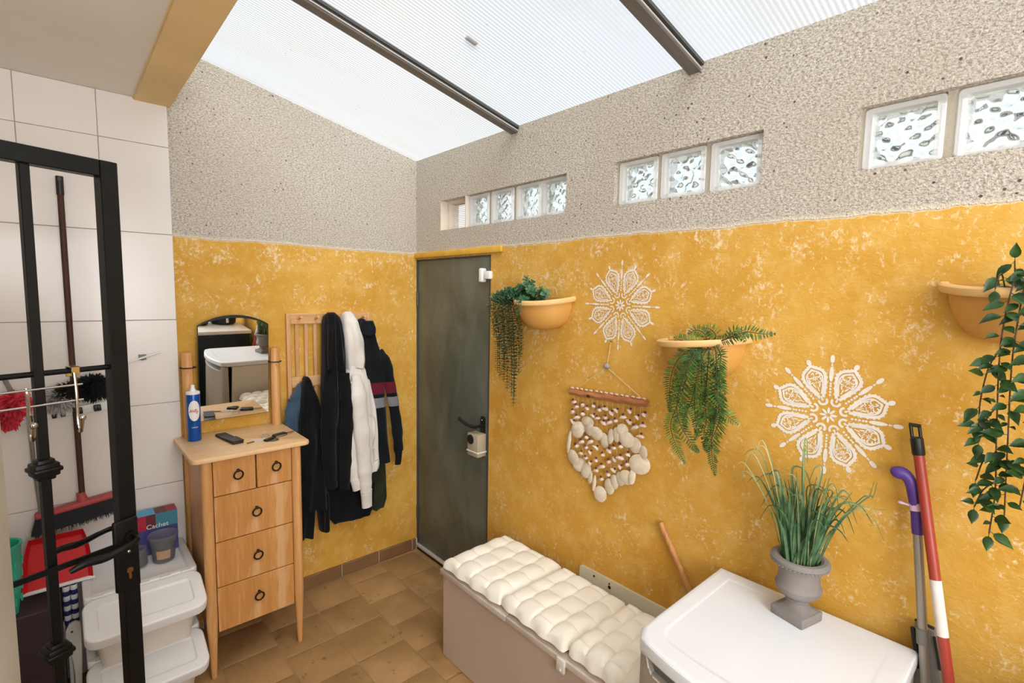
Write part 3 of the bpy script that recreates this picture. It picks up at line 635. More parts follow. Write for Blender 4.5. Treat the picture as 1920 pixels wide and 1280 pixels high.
def sleeve(pts, rads, seed=0, seg=20, n=40, amp=.09, flat=.62):
    rr = random.Random(seed); ph = rr.uniform(0, 6); mb = MB(); P = bez(pts, n)
    R = []
    for k in range(n+1):
        t = k/n*(len(rads)-1); i = min(int(t), len(rads)-2); R.append((rads[i]+(rads[i+1]-rads[i])*(t-i))*(1+amp*math.sin(k*.9+ph)*math.sin(k*.31+ph)))
    return mb.tube(P, R, seg, flat=flat, up=(0, 1, 0))
# denim jacket, nearest the chest, behind the black top
g = root('denim_jacket', (-.79, -.05, 1.2), 'blue denim jacket mostly hidden behind a black one, nearest the chest', 'jacket', 'coats on the rack')
garment([(1.215, -.785, -.755, -.028, -.06), (1.19, -.805, -.745, -.028, -.085), (1.15, -.832, -.715, -.028, -.095), (1.05, -.862, -.70, -.028, -.10), (.80, -.868, -.69, -.028, -.095), (.62, -.868, -.69, -.03, -.09)], amp=.006, seed=3).build('jacket_body', MAT['denim'], g, ang=80)
sleeve([(-.828, -.09, 1.14), (-.846, -.105, 1.06), (-.852, -.105, .9), (-.855, -.11, .7)], [.026, .032, .030, .026], 4).build('sleeve', MAT['denim'], g, ang=80)
# black top hung by its loop, two sleeves or legs below
g = root('black_garment', (-.735, -.1, 1.25), 'plain black garment hanging from a point, two narrow ends reaching lowest beside the chest', 'clothing', 'coats on the rack')
garment([(1.258, -.762, -.745, -.06, -.11), (1.235, -.772, -.732, -.055, -.125), (1.11, -.79, -.695, -.05, -.145), (1.0, -.806, -.686, -.05, -.155), (.75, -.826, -.668, -.05, -.16), (.50, -.828, -.646, -.055, -.15)], amp=.010, seed=5, folds=4).build('hanging_cloth', MAT['cblack'], g, ang=80)
garment([(.58, -.828, -.722, -.06, -.14), (.45, -.826, -.728, -.06, -.14), (.345, -.824, -.735, -.06, -.13)], nz=16, amp=.006, seed=6, folds=3).build('hanging_end', MAT['cblack'], g, ang=80)
garment([(.58, -.735, -.645, -.06, -.14), (.45, -.706, -.645, -.06, -.14), (.352, -.694, -.646, -.06, -.13)], nz=16, amp=.006, seed=7, folds=2).build('hanging_end', MAT['cblack'], g, ang=80)
# long dark coat at the back with an olive side panel
g = root('long_dark_coat', (-.45, -.05, 1.1), 'long dark coat with an olive side, its hem lowest behind the white hoodie', 'coat', 'coats on the rack')
garment([(1.26, -.46, -.44, -.026, -.055), (1.2, -.56, -.38, -.026, -.07), (1.0, -.62, -.33, -.026, -.08), (.6, -.648, -.335, -.026, -.085), (.42, -.646, -.345, -.026, -.085), (.352, -.60, -.37, -.026, -.08)], amp=.008, seed=8, folds=4).build('coat_body', MAT['cnavy'], g, ang=80)
garment([(.90, -.37, -.27, -.026, -.075), (.6, -.366, -.262, -.026, -.085), (.44, -.360, -.262, -.026, -.085), (.37, -.352, -.285, -.026, -.08)], amp=.005, seed=9, folds=2).build('olive_panel', MAT['colive'], g, ang=80)
# black hoodie
g = root('black_hoodie', (-.6, -.1, 1.59), 'black hoodie hung by its hood on the third peg, left of the white one', 'hoodie', 'coats on the rack')
garment([(1.612, -.618, -.585, -.06, -.09), (1.598, -.640, -.567, -.04, -.115), (1.56, -.652, -.556, -.03, -.14), (1.45, -.658, -.548, -.03, -.155), (1.36, -.664, -.545, -.03, -.165), (1.16, -.682, -.542, -.045, -.18), (.9, -.70, -.54, -.092, -.18), (.62, -.672, -.545, -.092, -.17)], amp=.012, seed=11, folds=5).build('hoodie_body', MAT['cblack'], g, ang=80)
sleeve([(-.645, -.155, 1.27), (-.665, -.175, 1.1), (-.672, -.178, .85), (-.655, -.17, .62)], [.035, .045, .04, .030], 12).build('sleeve', MAT['cblack'], g, ang=80)
sleeve([(-.573, -.165, 1.27), (-.566, -.188, 1.1), (-.575, -.188, .85), (-.585, -.18, .60)], [.030, .038, .036, .030], 13).build('sleeve', MAT['cblack'], g, ang=80)
garment([(1.605, -.645, -.60, -.10, -.135), (1.50, -.655, -.605, -.12, -.165), (1.36, -.66, -.61, -.13, -.175), (1.30, -.655, -.62, -.13, -.17)], nz=18, amp=.004, seed=14, folds=2).build('hood_edge', MAT['cblack'], g, ang=80)
# off-white hoodie
g = root('white_hoodie', (-.5, -.1, 1.6), 'off-white hoodie hanging from the fourth peg between black garments', 'hoodie', 'coats on the rack')
garment([(1.616, -.515, -.492, -.06, -.09), (1.600, -.536, -.476, -.045, -.12), (1.55, -.545, -.458, -.04, -.145), (1.44, -.546, -.430, -.04, -.16), (1.33, -.540, -.424, -.05, -.16), (1.285, -.538, -.428, -.05, -.155)], nz=26, amp=.006, seed=21, folds=3).build('hood', MAT['cwhite'], g, ang=80)
garment([(1.305, -.530, -.432, -.07, -.15), (1.26, -.545, -.412, -.075, -.155), (1.19, -.555, -.395, -.085, -.16), (1.02, -.566, -.370, -.09, -.17), (.80, -.568, -.352, -.09, -.17), (.715, -.566, -.343, -.09, -.165)], nz=40, amp=.009, seed=22, folds=4).build('hoodie_body', MAT['cwhite'], g, ang=80)
garment([(.716, -.560, -.345, -.095, -.165), (.69, -.563, -.343, -.095, -.168), (.658, -.560, -.348, -.095, -.165)], nz=8, amp=.005, seed=23, folds=8).build('hem_rib', MAT['cwhite'], g, ang=80)
sleeve([(-.505, -.175, 1.255), (-.502, -.195, 1.15), (-.49, -.205, .95), (-.470, -.20, .72), (-.458, -.19, .56)], [.024, .046, .047, .043, .036], 24).build('sleeve', MAT['cwhite'], g, ang=80)
sleeve([(-.458, -.192, .565), (-.455, -.19, .52), (-.452, -.188, .462)], [.036, .033, .031], 25, amp=.02).build('cuff', MAT['cwhite'], g, ang=80)
sleeve([(-.535, -.165, 1.22), (-.545, -.18, 1.0), (-.535, -.178, .78), (-.520, -.175, .64)], [.024, .036, .034, .030], 26).build('sleeve', MAT['cwhite'], g, ang=80)
sleeve([(-.520, -.178, .645), (-.512, -.178, .61), (-.506, -.176, .578)], [.030, .029, .027], 27, amp=.02).build('cuff', MAT['cwhite'], g, ang=80)
MB().tube(bez([(-.424, -.166, 1.02), (-.386, -.168, .985), (-.378, -.168, .90), (-.40, -.17, .80)], 14), .003, 6).build('pocket_seam', MAT['cwhite'], g)
MB().tube(bez([(-.555, -.165, 1.18), (-.562, -.172, 1.14), (-.568, -.172, 1.09)], 10), .003, 6).build('drawstring', MAT['cwhite'], g)
# dark jacket with burgundy and grey bands
g = root('banded_jacket', (-.4, -.1, 1.57), 'dark jacket with burgundy and grey bands across chest and sleeve, rightmost on the rack', 'jacket', 'coats on the rack')
garment([(1.572, -.435, -.40, -.06, -.085), (1.55, -.447, -.385, -.045, -.10), (1.505, -.450, -.346, -.035, -.12), (1.44, -.448, -.338, -.035, -.13), (1.38, -.452, -.322, -.04, -.135), (1.2, -.45, -.295, -.05, -.14), (.95, -.45, -.282, -.09, -.145), (.68, -.45, -.262, -.09, -.14)], amp=.007, seed=31, folds=3).build('jacket_body', MAT['cstripe'], g, ang=80)
garment([(1.56, -.44, -.36, -.08, -.125), (1.515, -.452, -.344, -.07, -.137), (1.48, -.452, -.345, -.07, -.14)], nz=10, amp=.003, seed=32, folds=2).build('collar', MAT['cstripe'], g, ang=80)
sleeve([(-.325, -.095, 1.375), (-.292, -.125, 1.30), (-.262, -.14, 1.12), (-.228, -.14, .92), (-.208, -.13, .74)], [.028, .036, .034, .034, .031], 33).build('sleeve', MAT['cstripe'], g, ang=80)
sleeve([(-.209, -.13, .745), (-.208, -.128, .70), (-.212, -.126, .652)], [.026, .022, .020], 34, amp=.02).build('cuff', MAT['cstripe'], g, ang=80)

# ------------------------------------------------------------------ storage bench and cushions
bn = root('storage_bench', (-.24, -1.55, FZ), 'long low taupe storage bench against the yellow wall under the cream cushions', 'bench')
MB().box(-.446, -.035, -2.10, -.975, FZ, .405, .004, 1).build('carcass', MAT['bench'], bn)
for y0, y1 in ((-1.445, -.972), (-2.10, -1.448)):
    l = MB().box(-.450, -.030, y0, y1, .408, .428, .005, 2).build('lid', MAT['bench'], bn)
    MB().box(-.463, -.446, y0, y1, .398, .424, .004, 2).build('edge_strip', pm('pale_metal_edge', (222, 212, 202), .35, .3), l)
mb = MB(); mb.box(-.471, -.461, -1.775, -1.735, .372, .425, .004, 2); mb.box(-.474, -.469, -1.762, -1.752, .378, .388, .002, 1); mb.build('catch', MAT['warmw'], bn, label='small cream plastic catch')
for y in (-1.02,): MB().tube([(-.446, y+.02, .365), (-.449, y+.02, .365)], .009, 10).build('cam_cover', MAT['bench'], bn)
def cushion(y0, y1, x0, x1, z, name_lab, seed, hgt=.052, slope=(0, 0), yaw=0):
    rr = random.Random(seed); tufts = [((i+.5)/4+rr.uniform(-.02, .02), (j+.5)/4+rr.uniform(-.02, .02)) for i in range(4) for j in range(4)]
    N = 56; mb = MB(); Wx, Wy = x1-x0, y1-y0
    mb.T = Matrix.Translation(((x0+x1)/2, (y0+y1)/2, z)) @ Matrix.Rotation(yaw, 4, 'Z')
    ph = [rr.uniform(0, 6) for _ in range(6)]
    def top(u, v):
        e = min(u, 1-u, v, 1-v); k = 1-max(0, 1-e/.16)**2.6
        row = min(3, int(v*4)); q = v*4-row; p_ = u*4+(.5 if row % 2 else 0); p_ -= math.floor(p_)
        a_, c_ = abs(2*p_-1), abs(2*q-1)
        dome = .66+.34*max(0, (1-a_**2.4)*(1-c_**2.4))**.42
        h = hgt*k**.6*(dome if e > .05 else dome*.5+.5)+.003*math.sin(17*u+ph[0])*math.sin(13*v+ph[1])*k
        puff = .012*math.sin(PI*u)**.5 if 0 < u < 1 else 0
        puv = .012*math.sin(PI*v)**.5 if 0 < v < 1 else 0
        wob = .004*math.sin(23*v+ph[2]) if e < .03 else 0
        uu = (u-.5)*(Wx-.016+puv)+wob; vv = (v-.5)*(Wy-.016+puff)+(.004*math.sin(21*u+ph[3]) if e < .03 else 0)
        return (uu, vv, .016+h+slope[0]*(u-.5)+slope[1]*(v-.5))
    mb.grid(top, N, N)
    B = len(mb.v); mb.grid(lambda u, v: (top(u, v)[0], top(u, v)[1], max(0, .016-.016*min(1, min(u, 1-u, v, 1-v)/.05))+slope[0]*(u-.5)+slope[1]*(v-.5)), N, N)
    n = N+1; rim = [i for i in range(N)]+[i*n+N for i in range(N)]+[N*n+N-i for i in range(N)]+[(N-i)*n for i in range(N)]
    for a, c in zip(rim, rim[1:]+rim[:1]): mb.f.append([a, c, B+c, B+a]); mb.mi.append(0)
    return mb.build('tufted_cushion', MAT['cushion'], loc=((x0+x1)/2, (y0+y1)/2, z), ang=60, label=name_lab, cat='cushion', group='cream tufted cushions on the bench')
cushion(-1.405, -.985, -.466, -.055, .429, 'cream tufted cushion at the door end of the bench', 1, yaw=.015)
cushion(-1.775, -1.395, -.462, -.062, .431, 'cream tufted cushion in the middle of the bench', 2, yaw=-.02)
cushion(-2.085, -1.765, -.460, -.070, .431, 'cream tufted cushion bunched against the white appliance', 3, hgt=.062)
mb = MB(); mb.T = Matrix.Translation((-.012, -1.455, .36)) @ Matrix.Rotation(.06, 4, 'Y')
mb.prism(rrect(-.62, 0, -.02, .128, .012, 3), -.005, .005, 'x')
for y, z, r in ((-.085, .108, .005), (-.172, .095, .008), (-.170, .110, .004)): mb.m = 1; mb.tube([(-.0054, y, z), (-.0064, y, z)], r, 10); mb.m = 0
mb.build('metal_strip', [MAT['board'], MAT['black']], loc=(-.012, -1.455, .36), label='cream metal strip with screw holes propped between bench and yellow wall', cat='panel')
A, B_ = Vector((-.021, -1.866, .842)), Vector((-.021, -2.40, FZ)); d = (B_-A)
mb2 = MB(); mb2.tube([A+d*t for t in (0, .05, .2, .21, .22, .45, .46, .47, .75, 1)], [.0125, .0115, .0115, .0130, .0115, .0115, .013, .0115, .0115, .0115], 12, caps=False)
mb2.tube([A+d*.0, A+d*.06], [.009, .009], 12, caps=False); mb2.m = 1; mb2.tube([A+d*.03, A+d*.035], .0095, 12)
mb2.build('cane', [MAT['bamboo'], MAT['darkgap']], loc=B_, label='hollow tan cane leaning on the yellow wall behind the white appliance', cat='cane')

# ------------------------------------------------------------------ white undercounter appliance
FX0, FX1, FY0, FY1, FT = -.572, -.045, -2.685, -2.125, .78
fz = root('undercounter_fridge', (-.3, -2.405, FZ), 'white topped undercounter fridge with a recessed grip, against the yellow wall', 'fridge')
MB().box(-.50, FX1, FY0+.006, FY1-.006, FZ+.03, FT-.045, .004, 1).build('cabinet', pm('warm_white_side', (214, 208, 196), .4, var=.02), fz)
mb = MB(); yc = (FY0+FY1)/2; hw = (FY1-FY0)/2
def outline(off, bow):
    p = [(FX1-off, FY0+off), (FX1-off, FY1-off)]
    for k in range(25):
        t = k/24; y = (hw-off)*(1-2*t); rr_ = .034
        edge = max(0, abs(y)-(hw-off-rr_))/rr_
        x = FX0+off-bow*(1-(y/hw)**2)+rr_*(1-math.sqrt(max(0, 1-edge**2)))
        p.append((x, yc+y))
    return p
lv = [(FT-.042, .004), (FT-.036, 0), (FT-.014, 0), (FT-.006, .002), (FT-.002, .006), (FT, .014)]
rg = [[(x, y, z) for x, y in outline(o, .058)] for z, o in lv]
rg += [[(x, y, FT) for x, y in outline(.018, .056)], [(x, y, FT) for x, y in outline(.048, .042)], [(x, y, FT) for x, y in outline(.052, .040)], [(x, y, FT-.0018) for x, y in outline(.056, .040)], [(x, y, FT-.0018) for x, y in outline(.062, .038)]]
m_ = len(rg[0]); mb.add([p for r in rg for p in r], [list(range(m_))[::-1], [(len(rg)-1)*m_+k for k in range(m_)]]+[[r*m_+k, r*m_+(k+1) % m_, (r+1)*m_+(k+1) % m_, (r+1)*m_+k] for r in range(len(rg)-1) for k in range(m_)])
mb.build('worktop_lid', MAT['appl'], fz, ang=30)
# bowed door with a scooped grip below the lid
dd = MB(); seg = 28
def doorx(y, back=0): return FX0+.012+back-.054*(1-((y-yc)/hw)**2)+.030*max(0, (abs(y-yc)-(hw-.034))/.034)**3
def grip(y): # depth of the top edge of the door: high at the ends, dipping in the middle
    a = abs(y-yc)/hw; return FT-.050-.040*(1 if a < .80 else max(0, 1-(a-.80)/.03))
cols = [FY1-.008-(FY1-FY0-.016)*k/60 for k in range(61)]
vs = []; R_ = 5
for y in cols:
    zt = grip(y)
    vs += [(doorx(y), y, FZ+.05), (doorx(y), y, zt-.004), (doorx(y, .004), y, zt), (doorx(y, .020), y, zt), (-.505, y, FZ+.05)]
n = len(cols); fs = []
for k in range(n-1):
    for r in range(3): fs.append([k*5+r, k*5+r+1, (k+1)*5+r+1, (k+1)*5+r])
fs += [[0, 1, 2, 3, 4][::-1], [(n-1)*5+q for q in range(5)]]
dd.add(vs, fs).build('door', MAT['apgrey'], fz, ang=30)
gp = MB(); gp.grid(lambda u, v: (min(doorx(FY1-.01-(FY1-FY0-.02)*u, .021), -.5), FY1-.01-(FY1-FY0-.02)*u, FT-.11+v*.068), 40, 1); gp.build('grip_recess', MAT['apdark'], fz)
e1 = MB()
for a, c in ((0, 6), (6, 54), (54, 60)):
    pts = [(doorx(cols[k])-.001, cols[k], grip(cols[k])-.001) for k in range(a+(1 if a else 0), c)]
    if len(pts) > 1: e1.tube(pts, .0022, 6)
e1.build('bright_edge', MAT['warmw'], fz)
MB().box(-.503, -.497, FY0+.008, FY1-.008, FZ+.05, FT-.05).build('door_seal', MAT['black'], fz, smooth=False)
MB().box(-.49, -.06, FY0+.02, FY1-.02, FZ, FZ+.03).build('plinth', MAT['black'], fz, smooth=False)

# ------------------------------------------------------------------ urn with long grass
ux, uy = -.142, -2.405
un = root('stone_urn', (ux, uy, FT), 'grey cast stone urn standing on the white fridge', 'urn')
mb = MB(); mb.T = Matrix.Translation((ux, uy, FT-.0018)) @ Matrix.Rotation(math.radians(-14), 4, 'Z'); mb.box(-.05, .05, -.05, .05, 0, .030, .004, 2)
vs = []
for k, (hw_, z) in enumerate(((.046, .0298), (.0375, .0335), (.0315, .041), (.029, .052))):
    ex = [1, .8, .45, 0][k]
    for i in range(24):
        a = 2*PI*i/24; c, s = math.cos(a), math.sin(a); q = (1-ex)+ex/max(abs(c), abs(s)); vs.append((hw_*c*q, hw_*s*q, z))
mb.add(vs, [[r*24+i, r*24+(i+1) % 24, (r+1)*24+(i+1) % 24, (r+1)*24+i] for r in range(3) for i in range(24)])
mb.build('square_foot', MAT['urn'], un, ang=45)
mb = MB(); mb.T = Matrix.Translation((ux, uy, FT))
mb.lathe([(.029, .050), (.030, .055), (.034, .058), (.035, .062), (.031, .065), (.036, .069), (.054, .078), (.061, .090), (.063, .100), (.060, .106), (.057, .112), (.055, .135), (.058, .155), (.064, .166), (.074, .171), (.079, .177), (.0785, .184), (.072, .189), (.062, .190), (.054, .186), (.050, .176), (.049, .165), (0, .165)], (0, 0, 0), 40)
mb.build('bowl', MAT['urn'], un, ang=30)
mb = MB(); mb.T = Matrix.Translation((ux, uy, FT+.1745))
for k in range(44):
    a = 2*PI*k/44; mb.T = Matrix.Translation((ux+.0765*math.cos(a), uy+.0765*math.sin(a), FT+.1735)); mb.ball((0, 0, -.0005), .0042, .0042, .0028, 6, 4)
mb.build('rim_beading', MAT['urn'], un, kind='stuff')
gr = root('ornamental_grass', (ux, uy, FT+.165), 'clump of long green and pale arching grass growing in the grey urn', 'plant')
MB().lathe([(0, .166), (.0495, .166), (.0495, .170), (0, .172)], (ux, uy, FT), 20).build('soil', MAT['soil'], gr)
rg_ = random.Random(12)
def blade(base, top, droop, w, mat):
    """one grass blade: rises from base to top, its tip arching over by droop (dy, dz)"""
    b0, t0 = Vector(base), Vector(top); mid = b0.lerp(t0, .55)+Vector((0, (b0.y-t0.y)*.10, .015))
    P = bez([b0, mid, t0]+([t0+Vector((droop[2], droop[0]*.6, abs(droop[0])*.10)), t0+Vector((droop[2]*2, droop[0], droop[1]))] if droop else []), 18)
    mb = MB(); vs = []; n = len(P)
    sx = rg_.uniform(-.5, .5)
    for i, p in enumerate(P):
        t = (P[min(i+1, n-1)]-P[max(i-1, 0)]).normalized(); side = t.cross(Vector((-.8, -.5+sx, .1))).normalized()
        ww = w*(1-(i/(n-1))**2.2)*.5+.0004
        nn = side.cross(t)
        vs += [p-side*ww+nn*.0008, p-nn*.0010, p+side*ww+nn*.0008]
    fs = []
    for i in range(n-1):
        for k in (0, 1): fs.append([i*3+k, i*3+k+1, (i+1)*3+k+1, (i+1)*3+k])
    mb.add(vs, fs).build('grass_blade', mat, gr, fix=False)
for k in range(92):
    a = rg_.uniform(0, 2*PI); r = .046*math.sqrt(rg_.random()); by, bx = r*math.sin(a), r*math.cos(a)
    q = rg_.gauss(0, .42); q = max(-1, min(1, q*.75+by/.046*.45))    # -1 leans to the right edge of the picture
    hgt = (.285-.10*abs(q)**1.5)*rg_.uniform(.55, 1.05)
    top = (ux+bx+rg_.uniform(-.05, .04), uy+by+q*.115*(hgt/.22), FT+.165+hgt)
    pale = rg_.random() < .22
    dr_ = None
    if rg_.random() < .32: s = 1 if q > rg_.uniform(-.5, .5) else -1; ln = rg_.uniform(.03, .085); dr_ = (s*ln, -rg_.uniform(.2, .9)*ln, rg_.uniform(-.02, .01))
    blade((ux+bx, uy+by, FT+.166), top, dr_, rg_.uniform(.0040, .0092) if not pale else rg_.uniform(.002, .0035), MAT['grass2' if pale else 'grass1'])
for top, dr_, w in (((ux, -2.270, 1.245), (.055, -.02, 0), .0035), ((ux, -2.262, 1.23), (.045, -.085, 0), .003), ((ux, -2.235, 1.195), (.05, -.045, 0), .003), ((ux, -2.285, 1.275), (.035, -.10, 0), .003), ((ux, -2.30, 1.27), (.05, -.05, 0), .003), ((ux, -2.255, 1.17), (.06, -.055, 0), .0028), ((ux, -2.395, 1.315), (-.012, -.05, 0), .005), ((ux, -2.560, 1.205), (-.018, .045, 0), .005), ((ux, -2.545, 1.195), (-.022, .05, 0), .004), ((ux, -2.535, 1.16), (-.07, .02, 0), .003), ((ux, -2.52, 1.15), (-.085, -.05, 0), .0025), ((ux, -2.40, 1.29), (-.01, -.03, 0), .006), ((ux, -2.44, 1.24), (.03, -.04, 0), .007), ((ux, -2.49, 1.19), (-.03, -.015, 0), .007), ((ux, -2.47, 1.21), (-.03, -.06, 0), .004)):
    by = max(-.04, min(.04, (top[1]-uy)*.4)); blade((ux+rg_.uniform(-.02, .02), uy+by, FT+.166), (top[0]+rg_.uniform(-.03, .02), top[1], top[2]), dr_, w, MAT['grass2' if w < .0034 else 'grass1'])

SHELLS= [(-1.3993, 1.2443), (-1.4531, 1.2402), (-1.4199, 1.2269), (-1.4781, 1.2308), (-1.513, 1.2449), (-1.5437, 1.2339), (-1.5785, 1.248), (-1.6094, 1.2352), (-1.6364, 1.2512), (-1.7008, 1.2604), (-1.7674, 1.2565), (-1.397, 1.1991), (-1.454, 1.1995), (-1.4234, 1.1794), (-1.3963, 1.1553), (-1.5132, 1.2043), (-1.5379, 1.1978), (-1.5788, 1.2082), (-1.5726, 1.1852), (-1.6042, 1.1935), (-1.6384, 1.2057), (-1.6732, 1.2297), (-1.7379, 1.2414), (-1.7029, 1.2159), (-1.7329, 1.1987), (-1.7683, 1.2128), (-1.7611, 1.1677), (-1.4812, 1.0982), (-1.4551, 1.0719), (-1.5039, 1.0833), (-1.4254, 1.0449), (-1.4815, 1.0523), (-1.5375, 1.0672), (-1.4533, 1.0188), (-1.505, 1.0379), (-1.4796, 1.0039), (-1.5399, 1.0093), (-1.5033, 0.9874), (-1.573, 1.0419), (-1.6062, 1.0692), (-1.6333, 1.0876), (-1.6683, 1.1019), (-1.7016, 1.0759), (-1.6334, 1.0392), (-1.6677, 1.0545), (-1.6049, 1.017), (-1.5703, 0.9873), (-1.5397, 0.962), (-1.6362, 0.9919), (-1.6661, 1.0159), (-1.699, 1.0307), (-1.6051, 0.9643), (-1.5726, 0.9321)]
DISCS= [(-1.4766, 1.1678, 0.0365, 0.0254), (-1.4327, 1.134, 0.0352, 0.0277), (-1.4223, 1.1163, 0.0363, 0.0321), (-1.4929, 1.1407, 0.0316, 0.0301), (-1.5347, 1.1287, 0.0366, 0.0327), (-1.5722, 1.1044, 0.025, 0.0365), (-1.6067, 1.1318, 0.0195, 0.0337), (-1.6395, 1.1462, 0.0218, 0.0332), (-1.6701, 1.1759, 0.0266, 0.0255), (-1.6951, 1.1388, 0.036, 0.0337), (-1.7287, 1.1212, 0.0307, 0.0345), (-1.7711, 1.1009, 0.0236, 0.0302), (-1.7578, 1.0489, 0.0471, 0.0415), (-1.376, 1.0555, 0.0147, 0.0535), (-1.4047, 0.9884, 0.0361, 0.0363), (-1.4395, 0.961, 0.0377, 0.031), (-1.4778, 0.9466, 0.0322, 0.0356), (-1.5056, 0.9236, 0.0166, 0.0305), (-1.5314, 0.9035, 0.0104, 0.0363), (-1.5679, 0.8647, 0.0326, 0.036), (-1.6094, 0.9089, 0.026, 0.0365), (-1.6363, 0.9378, 0.0206, 0.0338), (-1.6663, 0.9614, 0.0256, 0.0317), (-1.6993, 0.9768, 0.0329, 0.033), (-1.7303, 0.9915, 0.0141, 0.0337)]
FRONDS= [[(-0.1, -2.0613, 1.5783), (-0.15, -2.0257, 1.5549), (-0.17, -1.9847, 1.5057), (-0.16, -1.9598, 1.426), (-0.15, -1.9577, 1.3234)], [(-0.1, -2.0662, 1.5764), (-0.17, -2.0417, 1.5486), (-0.19, -2.0353, 1.4677), (-0.18, -2.0196, 1.3814), (-0.17, -2.0341, 1.2847)], [(-0.1, -2.071, 1.5745), (-0.18, -2.0855, 1.5358), (-0.19, -2.0724, 1.4457), (-0.17, -2.0623, 1.3507), (-0.16, -2.0714, 1.2632)], [(-0.1, -2.0708, 1.5791), (-0.16, -2.0553, 1.5538), (-0.2, -2.0462, 1.5016), (-0.2, -2.0152, 1.3971), (-0.19, -2.0165, 1.3124), (-0.18, -2.0591, 1.2409), (-0.18, -2.0918, 1.2142)], [(-0.14, -2.0684, 1.5583), (-0.17, -2.0317, 1.4652), (-0.17, -1.9931, 1.3472), (-0.17, -1.9759, 1.2819), (-0.16, -1.9944, 1.2122), (-0.16, -2.0331, 1.1549)], [(-0.1, -2.0803, 1.5776), (-0.19, -2.135, 1.5504), (-0.2, -2.1437, 1.4832), (-0.2, -2.1428, 1.4224), (-0.19, -2.1621, 1.3853)], [(-0.1, -2.085, 1.578), (-0.18, -2.1456, 1.5508), (-0.19, -2.1513, 1.4962), (-0.18, -2.1682, 1.4241)], [(-0.17, -2.1019, 1.5633), (-0.16, -2.0943, 1.4457), (-0.16, -2.1015, 1.4017), (-0.15, -2.1444, 1.3631), (-0.14, -2.1675, 1.3438), (-0.13, -2.1948, 1.3233)], [(-0.18, -2.1317, 1.5233), (-0.17, -2.1374, 1.4178), (-0.17, -2.137, 1.3468), (-0.16, -2.1228, 1.2703), (-0.16, -2.1264, 1.2075), (-0.16, -2.1415, 1.1432)], [(-0.17, -2.0999, 1.5188), (-0.16, -2.0932, 1.3823), (-0.16, -2.1009, 1.3292), (-0.16, -2.0942, 1.2821), (-0.15, -2.097, 1.2256)], [(-0.1, -2.0613, 1.5783), (-0.11, -2.0502, 1.6101), (-0.11, -2.0204, 1.6196), (-0.12, -1.9943, 1.6033)], [(-0.1, -2.0708, 1.5791), (-0.1, -2.0882, 1.6032), (-0.09, -2.0632, 1.624), (-0.08, -2.024, 1.6282)], [(-0.1, -2.0802, 1.5798), (-0.13, -2.1348, 1.597), (-0.14, -2.1732, 1.6155), (-0.13, -2.202, 1.6266), (-0.12, -2.2433, 1.6227), (-0.1, -2.2793, 1.6244)], [(-0.1, -2.0615, 1.5737), (-0.13, -2.0235, 1.579), (-0.14, -1.9838, 1.5823), (-0.14, -1.955, 1.5928)], [(-0.18, -2.1228, 1.5222), (-0.17, -2.1442, 1.4541), (-0.165, -2.141, 1.3913), (-0.16, -2.1424, 1.3241), (-0.15, -2.1099, 1.2472), (-0.15, -2.0928, 1.2153)], [(-0.17, -2.0751, 1.5474), (-0.16, -2.0757, 1.443), (-0.15, -2.0695, 1.3768), (-0.15, -2.0775, 1.3184), (-0.15, -2.0575, 1.2442)], [(-0.18, -2.0171, 1.4735), (-0.18, -1.9993, 1.434), (-0.17, -1.9804, 1.3923), (-0.17, -1.9623, 1.3416)], [(-0.1, -2.1211, 1.5922), (-0.09, -2.1418, 1.6201), (-0.1, -2.1639, 1.6198), (-0.12, -2.1956, 1.5927)], [(-0.17, -2.062, 1.442), (-0.17, -2.0464, 1.3754), (-0.17, -2.025, 1.3156), (-0.17, -2.0327, 1.2656)]]

